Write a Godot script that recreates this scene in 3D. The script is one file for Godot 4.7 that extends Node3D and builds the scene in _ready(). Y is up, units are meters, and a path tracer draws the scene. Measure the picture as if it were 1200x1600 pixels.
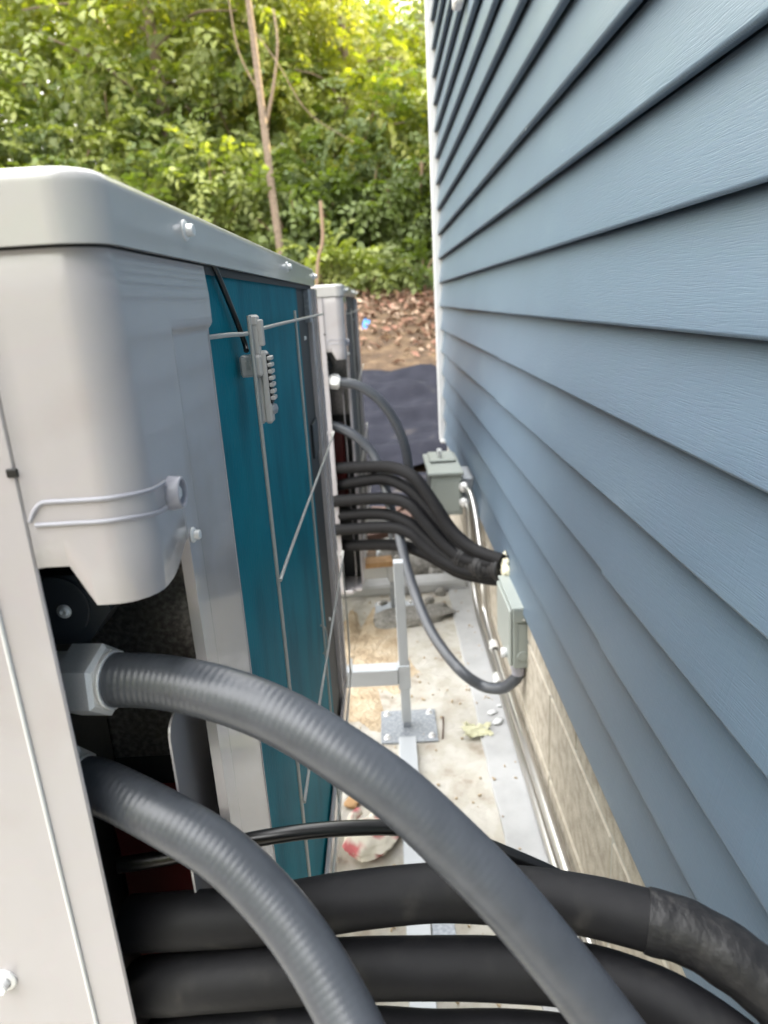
extends Node3D

const GY := -1.14            # height of the concrete pad (the lens is the origin)
const WX := 0.291            # outer lip of the siding
const CR := 0.023             # radius of the upright corner of a unit
const RX := -0.13            # rear face of the outdoor units
var M := {}
var used := {}
var rng := RandomNumberGenerator.new()

# ------------------------------------------------------------------ mesh building
class MB:
	var v := PackedVector3Array()
	var n := PackedVector3Array()
	var c := PackedColorArray()
	var idx := PackedInt32Array()
	var tint := Color(1, 1, 1)
	var tinted := false
	func tri(a: int, b: int, d: int):   # counter-clockwise seen from outside
		idx.append(a); idx.append(d); idx.append(b)
	func vert(p: Vector3, nn: Vector3) -> int:
		v.append(p); n.append(nn); c.append(tint)
		return v.size() - 1
	func poly(pts: Array, out_from = null):
		var nn := Vector3.ZERO
		for i in pts.size():
			var a: Vector3 = pts[i]; var b: Vector3 = pts[(i + 1) % pts.size()]
			nn += a.cross(b)
		if out_from != null:
			var mid := Vector3.ZERO
			for p in pts: mid += p
			mid /= pts.size()
			if nn.dot(mid - out_from) < 0:
				pts = pts.duplicate(); pts.reverse(); nn = -nn
		nn = nn.normalized()
		var s := v.size()
		for p in pts: vert(p, nn)
		for i in range(1, pts.size() - 1): tri(s, s + i, s + i + 1)
	# rows of points; the normal is (along a row) x (row to row). Doubled points make a sharp edge.
	func grid(rows: Array, closed := false, flip := false):
		var h := rows.size(); var w: int = rows[0].size(); var s := v.size()
		for j in h:
			for i in w:
				var r: PackedVector3Array = rows[j]
				var p := r[i]
				var a := r[(i + 1) % w] if closed else r[mini(i + 1, w - 1)]
				var b := r[(i - 1 + w) % w] if closed else r[maxi(i - 1, 0)]
				var du := a - b
				var dv: Vector3 = rows[mini(j + 1, h - 1)][i] - rows[maxi(j - 1, 0)][i]
				var nn := du.cross(dv).normalized()
				vert(p, -nn if flip else nn)
		for j in h - 1:
			for i in (w if closed else w - 1):
				var i2 := (i + 1) % w
				var a := s + j * w + i; var b := s + j * w + i2
				var d := s + (j + 1) * w + i2; var e := s + (j + 1) * w + i
				if flip: tri(a, d, b); tri(a, e, d)
				else: tri(a, b, d); tri(a, d, e)
	func box(lo: Vector3, hi: Vector3, bev := 0.001, basis := Basis.IDENTITY, at := Vector3.ZERO):
		var mid := (lo + hi) / 2; var h := (hi - lo) / 2
		var q := func(sx, sy, sz, k):
			var p := Vector3(sx * (h.x - (0.0 if k == 0 else bev)), sy * (h.y - (0.0 if k == 1 else bev)), sz * (h.z - (0.0 if k == 2 else bev)))
			return at + basis * (mid + p)
		var o := at + basis * mid
		var S := [-1.0, 1.0]
		for s in S:
			poly([q.call(s, -1, -1, 0), q.call(s, 1, -1, 0), q.call(s, 1, 1, 0), q.call(s, -1, 1, 0)], o)
			poly([q.call(-1, s, -1, 1), q.call(1, s, -1, 1), q.call(1, s, 1, 1), q.call(-1, s, 1, 1)], o)
			poly([q.call(-1, -1, s, 2), q.call(1, -1, s, 2), q.call(1, 1, s, 2), q.call(-1, 1, s, 2)], o)
		if bev > 0.0:
			for s in S:
				for t in S:
					poly([q.call(s, t, -1, 0), q.call(s, t, 1, 0), q.call(s, t, 1, 1), q.call(s, t, -1, 1)], o)
					poly([q.call(s, -1, t, 0), q.call(s, 1, t, 0), q.call(s, 1, t, 2), q.call(s, -1, t, 2)], o)
					poly([q.call(-1, s, t, 1), q.call(1, s, t, 1), q.call(1, s, t, 2), q.call(-1, s, t, 2)], o)
					for u in S:
						poly([q.call(s, t, u, 0), q.call(s, t, u, 1), q.call(s, t, u, 2)], o)
	func tube(path: PackedVector3Array, radius, sides := 16, caps := true):   # radius: a number or func(i, distance)
		var rows := []
		var t0 := (path[1] - path[0]).normalized()
		var nn := t0.cross(Vector3.UP if absf(t0.y) < 0.9 else Vector3.RIGHT).normalized()
		var run := 0.0
		for j in path.size():
			var t := (path[mini(j + 1, path.size() - 1)] - path[maxi(j - 1, 0)]).normalized()
			nn = (nn - t * nn.dot(t)).normalized()
			var b := t.cross(nn)
			if j: run += path[j].distance_to(path[j - 1])
			var r: float = radius.call(j, run) if radius is Callable else radius
			var ring := PackedVector3Array()
			for i in sides:
				var a := TAU * i / sides
				ring.append(path[j] + (nn * cos(a) + b * sin(a)) * r)
			rows.append(ring)
		grid(rows, true)
		if caps:
			poly(Array(rows[0]), path[1]); poly(Array(rows[-1]), path[-2])
	func lathe(profile: Array, at: Vector3, axis: Vector3, sides := 20):   # profile of Vector2(radius, height)
		var z := axis.normalized()
		var x := z.cross(Vector3.UP if absf(z.y) < 0.9 else Vector3.RIGHT).normalized()
		var y := z.cross(x)
		var rows := []
		for p in profile:
			var ring := PackedVector3Array()
			for i in sides:
				var a := TAU * i / sides
				ring.append(at + (x * cos(a) + y * sin(a)) * p.x + z * p.y)
			rows.append(ring)
		grid(rows, true)
	func mesh() -> ArrayMesh:
		var arr := []
		arr.resize(Mesh.ARRAY_MAX)
		arr[Mesh.ARRAY_VERTEX] = v; arr[Mesh.ARRAY_NORMAL] = n; arr[Mesh.ARRAY_INDEX] = idx
		if tinted: arr[Mesh.ARRAY_COLOR] = c
		var m := ArrayMesh.new()
		m.add_surface_from_arrays(Mesh.PRIMITIVE_TRIANGLES, arr)
		return m

func spline(p: Array, step := 0.004) -> PackedVector3Array:      # smooth curve through points, evenly spaced
	var dense := PackedVector3Array()
	for i in p.size() - 1:
		var a: Vector3 = p[maxi(i - 1, 0)]; var b: Vector3 = p[i]; var c: Vector3 = p[i + 1]; var d: Vector3 = p[mini(i + 2, p.size() - 1)]
		if i == 0: a = b * 2 - c
		if i == p.size() - 2: d = c * 2 - b
		var fine := maxi(24, int(b.distance_to(c) / step * 3.0))
		for k in fine: dense.append(b.cubic_interpolate(c, a, d, k / float(fine)))
	dense.append(p[-1])
	var out := PackedVector3Array([dense[0]])
	var carry := 0.0
	for i in range(1, dense.size()):
		carry += dense[i].distance_to(dense[i - 1])
		if carry >= step:
			out.append(dense[i]); carry = 0.0
	if out[-1].distance_to(dense[-1]) > step * 0.3: out.append(dense[-1])
	return out

# ------------------------------------------------------------------ nodes
func numbered(called: String) -> String:
	var k: int = used.get(called, 0)
	used[called] = k + 1
	return called if k == 0 else "%s_%03d" % [called, k]

func tag(o: Node3D, label: String, category: String, group := "", kind := "") -> Node3D:
	if label: o.set_meta("label", label)
	if category: o.set_meta("category", category)
	if group: o.set_meta("group", group)
	if kind: o.set_meta("kind", kind)
	return o

func put(called: String, m, mat: Material, parent: Node3D = null) -> MeshInstance3D:
	var o := MeshInstance3D.new()
	o.mesh = m.mesh() if m is MB else m
	o.material_override = mat
	o.name = called if parent else numbered(called)
	(parent if parent else self).add_child(o, true)
	return o

func thing(called: String, label: String, category: String, at := Vector3.ZERO, group := "") -> Node3D:
	var o := Node3D.new()
	o.name = numbered(called); o.position = at
	add_child(o)
	return tag(o, label, category, group)

func struct(called: String, m, mat: Material) -> MeshInstance3D:
	var o := put(called, m, mat)
	o.set_meta("kind", "structure")
	return o

# ------------------------------------------------------------------ materials
func noise(freq: float, seed_: int, oct := 4) -> FastNoiseLite:
	var f := FastNoiseLite.new()
	f.noise_type = FastNoiseLite.TYPE_SIMPLEX_SMOOTH
	f.frequency = freq; f.seed = seed_; f.fractal_octaves = oct
	return f

func ntex(freq: float, seed_: int, stops: Array, colors: Array, oct := 4, size := 512) -> NoiseTexture2D:
	var t := NoiseTexture2D.new()
	t.width = size; t.height = size; t.seamless = true
	t.noise = noise(freq, seed_, oct)
	var g := Gradient.new()
	g.offsets = PackedFloat32Array(stops); g.colors = PackedColorArray(colors)
	t.color_ramp = g
	return t

func mat(called: String, col: Color, rough: float, metal := 0.0, tex: Texture2D = null, scale := Vector3.ONE, bump: Texture2D = null, depth := 0.0, world := false) -> StandardMaterial3D:
	var m := StandardMaterial3D.new()
	m.resource_name = called
	m.albedo_color = col; m.roughness = rough; m.metallic = metal
	if tex or bump:
		m.uv1_triplanar = true; m.uv1_world_triplanar = world; m.uv1_scale = scale
	if tex: m.albedo_texture = tex
	if bump:
		m.heightmap_enabled = true; m.heightmap_texture = bump; m.heightmap_scale = depth
	M[called] = m
	return m

func g(x: float) -> Color: return Color(x, x, x)

func wood_grain() -> ImageTexture:       # embossed grain of the vinyl boards: long streaks along the board
	var a := noise(1.0, 5, 3); var b := noise(1.0, 9, 2); var warp := noise(1.0, 3, 2)
	var w := 512; var h := 1024
	var im := Image.create(w, h, false, Image.FORMAT_L8)
	for y in h:
		for x in w:
			var val := 0.0
			for s in 2:
				var xx := float(x - s * w)
				var yy := y + 5.0 * warp.get_noise_2d(xx * 0.012, y * 0.01)
				var q := 0.62 * a.get_noise_2d(xx * 0.02, yy * 0.30) + 0.38 * b.get_noise_2d(xx * 0.05, yy * 0.45)
				var k := float(x) / w
				val += q * (1.0 - k if s == 0 else k)
			val = clampf(0.62 + val * 1.1, 0.0, 1.0)
			im.set_pixel(x, y, g(smoothstep(0.15, 0.75, val)))
	return ImageTexture.create_from_image(im)

func make_materials():
	var paint := ntex(0.004, 11, [0.0, 0.22, 0.36, 1.0], [Color(0.578, 0.528, 0.503), Color(0.630, 0.605, 0.606), Color(0.655, 0.639, 0.648), Color(0.675, 0.658, 0.673)], 5)
	mat("paint", Color.WHITE, 0.27, 0.0, paint, Vector3(1.3, 1.3, 1.3))
	mat("paint_lid", Color.WHITE, 0.3, 0.0, ntex(0.006, 12, [0.0, 1.0], [Color(0.667, 0.659, 0.652), Color(0.692, 0.687, 0.687)]), Vector3(2, 2, 2))
	mat("plastic", Color(0.602, 0.601, 0.641), 0.34)
	mat("clip_plastic", Color(0.707, 0.695, 0.684), 0.45)
	mat("galv", Color.WHITE, 0.34, 0.9, ntex(0.05, 21, [0.0, 0.5, 1.0], [g(.55), g(.66), g(.76)], 2), Vector3(9, 9, 9))
	mat("galv_dull", Color.WHITE, 0.5, 0.55, ntex(0.03, 22, [0.0, 0.5, 1.0], [Color(.52, .54, .56), Color(.60, .62, .65), Color(.70, .72, .74)], 4), Vector3(6, 6, 6))
	mat("emt", Color(.74, .735, .725), 0.3, 0.88)
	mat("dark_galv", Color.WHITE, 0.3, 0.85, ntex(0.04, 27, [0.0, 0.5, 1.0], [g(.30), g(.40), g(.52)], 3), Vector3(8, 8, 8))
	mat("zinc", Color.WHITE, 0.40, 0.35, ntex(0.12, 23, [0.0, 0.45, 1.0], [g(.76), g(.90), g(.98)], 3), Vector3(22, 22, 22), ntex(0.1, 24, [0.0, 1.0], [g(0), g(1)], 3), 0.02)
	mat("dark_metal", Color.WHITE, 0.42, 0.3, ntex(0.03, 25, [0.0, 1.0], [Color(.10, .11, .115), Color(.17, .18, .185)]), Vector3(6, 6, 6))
	mat("black", Color(.03, .032, .035), 0.55)
	mat("slate", Color(.15, .17, .19), 0.5)
	mat("coil", Color.WHITE, 0.5, 0.15, ntex(0.008, 31, [0.0, 0.5, 1.0], [Color(0.001, 0.392, 0.467), Color(0.002, 0.456, 0.532), Color(0.004, 0.499, 0.575)], 5), Vector3(2.2, 1.2, 2.2), ntex(0.3, 32, [0.0, 1.0], [g(0), g(1)], 1, 256), 0.03)
	mat("wire", Color(.66, .655, .64), 0.4, 0.1)
	mat("conduit", Color.WHITE, 0.35, 0.0, ntex(0.02, 41, [0.0, 0.5, 1.0], [Color(0.240, 0.253, 0.278), Color(0.269, 0.282, 0.308), Color(0.286, 0.300, 0.327)]), Vector3(5, 5, 5))
	mat("foam", Color.WHITE, 0.62, 0.0, ntex(0.012, 42, [0.0, 0.68, 0.76, 0.84, 1.0], [Color(0.076, 0.076, 0.087), Color(0.095, 0.095, 0.106), Color(0.110, 0.110, 0.118), Color(0.137, 0.135, 0.137), Color(0.228, 0.220, 0.213)], 5), Vector3(3, 3, 3), ntex(0.06, 43, [0.0, 1.0], [g(0), g(1)], 4), 0.03)
	mat("foam_black", Color.WHITE, 0.66, 0.0, ntex(0.02, 46, [0.0, 1.0], [Color(0.060, 0.060, 0.069), Color(0.087, 0.087, 0.096)]), Vector3(5, 5, 5))
	mat("tape", Color.WHITE, 0.5, 0.0, ntex(0.03, 44, [0.0, 0.6, 1.0], [Color(0.084, 0.084, 0.095), Color(0.116, 0.116, 0.124), Color(0.227, 0.219, 0.217)], 5), Vector3(5, 5, 5), ntex(0.03, 45, [0.0, 1.0], [g(0), g(1)], 5), 0.12)
	mat("cable", Color(.045, .045, .05), 0.28)
	mat("red", Color(0.290, 0.012, 0.012), 0.5)
	var grain := wood_grain()
	mat("siding", Color.WHITE, 0.40, 0.0, ntex(0.005, 51, [0.0, 0.5, 0.82, 1.0], [Color(0.317, 0.377, 0.433), Color(0.325, 0.386, 0.446), Color(0.335, 0.398, 0.453), Color(0.366, 0.425, 0.480)], 5), Vector3(1.4, 1.4, 0.9))
	M.siding.heightmap_enabled = false
	var gm: StandardMaterial3D = M.siding
	gm.heightmap_enabled = true; gm.heightmap_texture = grain; gm.heightmap_scale = 0.022
	gm.uv1_scale = Vector3(1.0 / 0.457, 1.0 / 0.457, 1.0 / 0.9)
	mat("scuff", Color(.60, .63, .65), 0.7)
	mat("trim", Color(0.783, 0.788, 0.794), 0.4)
	mat("block", Color.WHITE, 0.9, 0.0, ntex(0.02, 52, [0.0, 0.45, 1.0], [Color(0.570, 0.534, 0.484), Color(0.671, 0.640, 0.588), Color(0.750, 0.724, 0.675)], 6), Vector3(2.4, 2.4, 2.4), ntex(0.12, 53, [0.0, 1.0], [g(0), g(1)], 4), 0.06)
	mat("mortar", Color(0.699, 0.690, 0.660), 0.95)
	mat("concrete", Color.WHITE, 0.88, 0.0, ntex(0.011, 54, [0.0, 0.3, 0.45, 0.6, 1.0], [Color(0.540, 0.502, 0.449), Color(0.668, 0.647, 0.609), Color(0.674, 0.659, 0.617), Color(0.700, 0.686, 0.657), Color(0.725, 0.716, 0.685)], 6, 1024), Vector3(.9, .9, .9), ntex(0.05, 55, [0.0, 1.0], [g(0), g(1)], 5), 0.35, true)
	mat("footing", Color.WHITE, 0.7, 0.0, ntex(0.012, 56, [0.0, 0.5, 1.0], [Color(0.602, 0.606, 0.610), Color(0.652, 0.655, 0.659), Color(0.685, 0.688, 0.693)], 6), Vector3(1.3, 1.3, 1.3), ntex(0.05, 57, [0.0, 1.0], [g(0), g(1)], 4), 0.08, true)
	mat("sand", Color.WHITE, 0.95, 0.0, ntex(0.012, 58, [0.0, 0.4, 1.0], [Color(0.571, 0.497, 0.403), Color(0.666, 0.597, 0.497), Color(0.743, 0.687, 0.604)], 6), Vector3(2, 2, 2), ntex(0.06, 59, [0.0, 1.0], [g(0), g(1)], 5), 0.5, true)
	mat("soil", Color.WHITE, 0.95, 0.0, ntex(0.01, 60, [0.0, 0.4, 0.7, 1.0], [Color(0.194, 0.141, 0.095), Color(0.283, 0.216, 0.154), Color(0.373, 0.300, 0.222), Color(0.438, 0.358, 0.274)], 6, 1024), Vector3(.35, .35, .35), ntex(0.05, 61, [0.0, 1.0], [g(0), g(1)], 5), 2.0, true)
	mat("stone", Color.WHITE, 0.92, 0.0, ntex(0.03, 62, [0.0, 0.5, 1.0], [Color(0.405, 0.396, 0.387), Color(0.542, 0.533, 0.515), Color(0.679, 0.669, 0.651)], 5), Vector3(4, 4, 4), ntex(0.06, 63, [0.0, 1.0], [g(0), g(1)], 5), 0.6, true)
	mat("brick", Color(.33, .25, .225), 0.9)
	mat("tarp", Color.WHITE, 0.85, 0.0, ntex(0.01, 64, [0.0, 0.75, 1.0], [Color(0.132, 0.137, 0.168), Color(0.169, 0.172, 0.205), Color(0.250, 0.247, 0.254)], 5), Vector3(.9, .9, .9), ntex(0.2, 65, [0.0, 1.0], [g(0), g(1)], 2), 0.05)
	mat("box", Color(.555, .58, .565), 0.42)
	mat("box_lid", Color(0.566, 0.590, 0.576), 0.38)
	mat("wood", Color.WHITE, 0.85, 0.0, ntex(0.02, 66, [0.0, 1.0], [Color(.56, .43, .29), Color(.72, .58, .42)]), Vector3(3, 3, 3))
	mat("foam_white", Color(.86, .84, .74), 0.8)
	mat("blue", Color(.25, .52, .80), 0.5)
	mat("bark", Color.WHITE, 0.92, 0.0, ntex(0.03, 71, [0.0, 0.5, 1.0], [Color(0.364, 0.314, 0.269), Color(0.501, 0.439, 0.384), Color(0.618, 0.559, 0.499)], 5), Vector3(3, .9, 3), ntex(0.05, 72, [0.0, 1.0], [g(0), g(1)], 5), 1.2)
	mat("twig", Color(0.520, 0.439, 0.364), 0.9)
	for k in ["paint", "paint_lid"]:
		M[k].clearcoat_enabled = true; M[k].clearcoat = 0.5; M[k].clearcoat_roughness = 0.09
	M.tarp.metallic_specular = 0.2
	M.foam_black.metallic_specular = 0.3
	M.coil.metallic_specular = 0.1; M.foam.metallic_specular = 0.33; M.tape.metallic_specular = 0.4
	var lf := mat("leaf", Color(1, 1, 1), 0.5)
	lf.vertex_color_use_as_albedo = true
	lf.backlight_enabled = true; lf.backlight = Color(.95, 1.0, .35) * 0.95
	var lt := mat("litter", Color.WHITE, 0.9)
	lt.vertex_color_use_as_albedo = true
	var gl := mat("glove", Color.WHITE, 0.85)
	gl.vertex_color_use_as_albedo = true

# ------------------------------------------------------------------ small hardware
func bolt(called: String, at: Vector3, axis: Vector3, r: float, parent: Node3D, material := "zinc"):
	var m := MB.new()
	m.lathe([Vector2(r * 1.55, 0), Vector2(r * 1.55, r * .25), Vector2(r * 1.55, r * .25), Vector2(r * 1.4, r * .42), Vector2(r, r * .5)], at, axis, 18)
	m.lathe([Vector2(r, r * .4), Vector2(r, r * 1.35), Vector2(r, r * 1.35), Vector2(r * .86, r * 1.55), Vector2(r * .86, r * 1.55), Vector2(r * .45, r * 1.45), Vector2(0.0001, r * 1.45)], at, axis, 6)
	return put(called, m, M[material], parent)

func pan_screw(called: String, at: Vector3, axis: Vector3, r: float, parent: Node3D):
	var m := MB.new()
	m.lathe([Vector2(r * 1.3, 0), Vector2(r * 1.3, r * .15), Vector2(r * 1.3, r * .15), Vector2(r, r * .18), Vector2(r * .95, r * .45), Vector2(r * .6, r * .65), Vector2(r * .25, r * .68), Vector2(r * .2, r * .3), Vector2(0.0001, r * .3)], at, axis, 20)
	var s := axis.cross(Vector3.UP).normalized()
	m.box(Vector3(-r * .55, -r * .08, r * .6), Vector3(r * .55, r * .08, r * .7), 0.0, Basis(s, Vector3.UP, -axis).orthonormalized(), at)
	return put(called, m, M.zinc, parent)

# plan of the rear corner: along the side face, round the corner, along the rear face (distance s from the edge at x = -0.1882)
func corner_at(s: float, out := 0.0) -> Vector3:
	var r := CR
	var x0 := -0.1882; var zs := -0.341
	var straight := (RX - r) - x0
	if s < straight: return Vector3(x0 + s, 0, zs + out)
	var arc := r * PI / 2
	if s < straight + arc:
		var a := (s - straight) / r
		return Vector3(RX - r + sin(a) * (r + out), 0, zs - r + cos(a) * (r + out))
	return Vector3(RX + out, 0, zs - r - (s - straight - arc))

func make_unit() -> Node3D:
	var u := thing("heat_pump_unit", "nearest beige outdoor heat pump unit with teal coil", "heat pump", Vector3(0, GY, 0))
	var O := Vector3(0, -GY, 0)
	var lo := -0.905
	# lid: a pressed tray with rounded corners and a rolled top edge
	var m := MB.new()
	var ring := func(inset: float, y: float) -> PackedVector3Array:
		var p := PackedVector3Array()
		var hx := 0.182 - inset; var hz := 0.5365 - inset; var r := CR + 0.001 - inset
		for k in 4:
			var c := Vector3([1, -1, -1, 1][k] * (hx - r), 0, [-1, -1, 1, 1][k] * (hz - r))
			for i in 9:
				var a := k * PI / 2 + PI / 2 * i / 8.0
				p.append(O + Vector3(-0.309 + c.x + cos(a) * r, y, -0.8745 + c.z - sin(a) * r))
		return p
	var rows := []
	rows.append(ring.call(0.004, 0.0335)); rows.append(ring.call(0.0, 0.0335)); rows.append(ring.call(0.0, 0.0335))
	for k in [0.034, 0.045, 0.058]: rows.append(ring.call(0.0, k))
	for i in 7:
		var a := PI / 2 * i / 6.0
		rows.append(ring.call(0.0065 * (1 - cos(a)), 0.0600 + 0.0065 * sin(a)))
	rows.append(ring.call(0.02, 0.0672))
	m.grid(rows, true)
	m.poly(Array(rows[-1]), O)
	put("lid", m, M.paint_lid, u)
	for z in [-0.489, -1.003, -1.388]: bolt("bolt", O + Vector3(-0.1272, 0.0515, z), Vector3(1, 0, 0), 0.0043, u)
	# dark gasket line between lid and body
	m = MB.new(); m.grid([ring.call(0.0075, 0.027), ring.call(0.0075, 0.0345), ring.call(0.0075, 0.0345), ring.call(0.03, 0.0345)], true); put("gasket", m, M.black, u)
	# corner panel: side strip, rounded corner and rear strip pressed from one sheet
	m = MB.new()
	var flat := RX - CR + 0.1882
	var arc := CR * PI / 2
	var ss := [0.0, 0.001, 0.004, 0.010, 0.0155, 0.0163, 0.019, 0.0225, 0.0255, 0.0262, 0.0272, 0.031, flat]
	for i in 15: ss.append(flat + arc * (i + 1) / 15.0)
	for z in [-0.368, -0.374, -0.38, -0.386, -0.392, -0.398, -0.404, -0.41, -0.414, -0.415, -0.42, -0.43, -0.436, -0.4385, -0.4395, -0.441, -0.4435, -0.446, -0.4485, -0.45, -0.452, -0.46, -0.475, -0.49, -0.51, -0.53, -0.544, -0.5455, -0.547, -0.547]:
		ss.append(flat + arc - 0.341 - CR - z)
	var bottom := func(s: float) -> float:
		var p := corner_at(s)
		if p.z < -0.4145: return lo + 0.004
		if s < 0.0163: return -0.124
		if s < 0.0265: return lerpf(-0.124, -0.146, (s - 0.0163) / 0.0102)
		return -0.147 + 0.012 * smoothstep(-0.375, -0.415, p.z)
	var press := func(s: float, y: float) -> float:
		var p := corner_at(s)
		var k := smoothstep(-0.440, -0.446, p.z) * smoothstep(-0.008, -0.014, y)
		return -0.0042 * k + 0.0012 * smoothstep(0.004, 0.0, s)
	var vs := [0.0]
	for k in [0.02, 0.03, 0.036, 0.04, 0.0425, 0.045, 0.048, 0.055, 0.08, 0.12, 0.3, 0.6, 1.0]: vs.append(k)
	rows = []
	for t in vs.size() + 2:
		var row := PackedVector3Array()
		for s in ss:
			var b: float = bottom.call(s)
			var y: float
			var out := 0.0
			if t == 0: y = 0.0322; out = -0.008
			elif t <= vs.size():
				var f: float = vs[t - 1]
				y = 0.0322 - f * 1.0 if f < 0.13 else 0.0322 - lerpf(0.12, 0.0322 - b, (f - 0.12) / 0.88)
				out = press.call(s, y) - (0.0015 if t == 1 else 0.0)
			else: y = b; out = -0.007
			var p := corner_at(s, out)
			row.append(O + Vector3(p.x, y, p.z))
		rows.append(row)
	m.grid(rows, false)
	var panel := put("corner_panel", m, M.paint, u)
	# folded far edge of the corner panel
	m = MB.new(); m.box(O + Vector3(-0.150, lo + 0.004, -0.5480), O + Vector3(-0.1335, 0.029, -0.5462), 0.0004); put("folded_edge", m, M.paint, panel)
	# the two raised ribs of the handle, the screw boss and the screws
	var rib := func(s0: float, s1: float, y0: float, y1: float, end: float) -> PackedVector3Array:
		var pts := []
		for i in 24:
			var f := i / 23.0
			var s := lerpf(s0, s1, f)
			var p := corner_at(s, 0.0004)
			pts.append(O + Vector3(p.x, lerpf(y0, y1, smoothstep(0.5, 1.0, f)) - end * pow(1 - clampf(f * 9, 0, 1), 2), p.z))
		return spline(pts, 0.0015)
	m = MB.new(); m.tube(rib.call(0.0006, flat + arc + 0.0194, -0.0885, -0.0915, 0.010), 0.00115, 10); put("handle_rib", m, M.plastic, panel)
	m = MB.new(); m.tube(rib.call(0.0032, flat + arc + 0.0164, -0.1005, -0.1055, 0.0), 0.00115, 10); put("handle_rib", m, M.plastic, panel)
	m = MB.new()
	var R := 0.0098
	m.lathe([Vector2(R * 1.05, -0.001), Vector2(R, 0.004), Vector2(R * .96, 0.0068), Vector2(R * .88, 0.0076), Vector2(R * .78, 0.0074), Vector2(R * .74, 0.0066), Vector2(R * .74, 0.003), Vector2(R * .74, 0.003), Vector2(0.0001, 0.003)], O + Vector3(RX, -0.1005, -0.392), Vector3(1, 0, 0), 28)
	put("screw_boss", m, M.plastic, panel)
	pan_screw("screw", O + Vector3(RX + 0.003, -0.1005, -0.392), Vector3(1, 0, 0), 0.0046, panel)
	bolt("screw", O + Vector3(RX + 0.0002, -0.1365, -0.4215), Vector3(1, 0, 0), 0.0033, panel)
	# service panel on the side face: flat sheet, folded edge, pressed line, screw, clip
	m = MB.new()
	m.box(O + Vector3(-0.487, lo + 0.006, -0.3436), O + Vector3(-0.1893, 0.0318, -0.3402), 0.0012)
	var sp := put("service_panel", m, M.paint, u)
	m = MB.new(); m.tube(PackedVector3Array([O + Vector3(-0.2146, 0.02, -0.3398), O + Vector3(-0.2146, lo + .02, -0.3398)]), 0.0014, 10); put("pressed_line", m, M.trim, sp)
	bolt("screw", O + Vector3(-0.267, -0.404, -0.3402), Vector3(0, 0, 1), 0.0052, sp)
	bolt("screw", O + Vector3(-0.267, -0.86, -0.3402), Vector3(0, 0, 1), 0.0052, sp)
	m = MB.new(); m.box(O + Vector3(-0.1935, -0.0745, -0.345), O + Vector3(-0.1875, -0.0700, -0.3388), 0.0005); put("clip", m, M.black, sp)
	# inside the open service corner
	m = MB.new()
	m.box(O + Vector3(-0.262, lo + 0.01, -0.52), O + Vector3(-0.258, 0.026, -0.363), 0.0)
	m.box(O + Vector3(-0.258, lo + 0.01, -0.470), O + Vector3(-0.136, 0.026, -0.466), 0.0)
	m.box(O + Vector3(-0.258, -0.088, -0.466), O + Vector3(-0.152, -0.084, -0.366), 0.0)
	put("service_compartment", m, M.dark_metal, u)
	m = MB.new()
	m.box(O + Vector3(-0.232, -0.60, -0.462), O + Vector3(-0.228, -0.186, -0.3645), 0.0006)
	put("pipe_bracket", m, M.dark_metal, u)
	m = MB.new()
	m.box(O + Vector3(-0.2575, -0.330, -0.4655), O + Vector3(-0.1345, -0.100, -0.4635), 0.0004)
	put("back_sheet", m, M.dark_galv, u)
	# pale lower tab with a rounded corner beside the opening
	m = MB.new()
	var tab := []
	for i in 7:
		var a := PI / 2 * i / 6.0
		tab.append(Vector2(-0.384 - 0.012 + 0.012 * cos(a), -0.252 - 0.012 + 0.012 * sin(a)))
	tab.append(Vector2(-0.462, -0.252)); tab.append(Vector2(-0.462, lo + .01)); tab.append(Vector2(-0.384, lo + .01))
	var A := []; var B := []
	for p in tab:
		A.append(O + Vector3(-0.1515, p.y, p.x)); B.append(O + Vector3(-0.1530, p.y, p.x))
	var mid := O + Vector3(-0.15225, -0.5, -0.40)
	m.poly(A, mid); m.poly(B, mid)
	for i in A.size(): m.poly([A[i], A[(i + 1) % A.size()], B[(i + 1) % A.size()], B[i]], mid)
	put("lower_tab", m, M.paint, u)
	# slate coloured knock-out plug
	m = MB.new()
	var hexa := []
	for p in [[-0.232, -0.150], [-0.188, -0.152], [-0.181, -0.176], [-0.198, -0.197], [-0.232, -0.198]]: hexa.append(p)
	A = []; B = []
	for p in hexa:
		A.append(O + Vector3(p[0], p[1], -0.399)); B.append(O + Vector3(p[0], p[1], -0.440))
	mid = O + Vector3(-0.21, -0.175, -0.42)
	m.poly(A, mid); m.poly(B, mid)
	for i in A.size(): m.poly([A[i], A[(i + 1) % A.size()], B[(i + 1) % A.size()], B[i]], mid)
	m.lathe([Vector2(0.021, 0), Vector2(0.021, 0.002), Vector2(0.021, 0.002), Vector2(0.0195, 0.0024), Vector2(0.0001, 0.0024)], O + Vector3(-0.214, -0.172, -0.399), Vector3(0, 0, 1), 26)
	var plug := put("terminal_cover", m, M.slate, u)
	pan_screw("screw", O + Vector3(-0.209, -0.174, -0.3966), Vector3(0, 0, 1), 0.0035, plug)
	# red valve block seen low in the opening
	m = MB.new()
	m.box(O + Vector3(-0.226, -0.63, -0.463), O + Vector3(-0.163, -0.352, -0.430), 0.004)
	put("valve_cover", m, M.red, u)
	# coil
	m = MB.new(); m.box(O + Vector3(-0.162, lo + 0.03, -1.185), O + Vector3(-0.139, 0.03, -0.535), 0.0006)
	var coil := put("coil", m, M.coil, u)
	# hairpin bend and small tube ends at the far edge of the coil
	m = MB.new()
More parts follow.
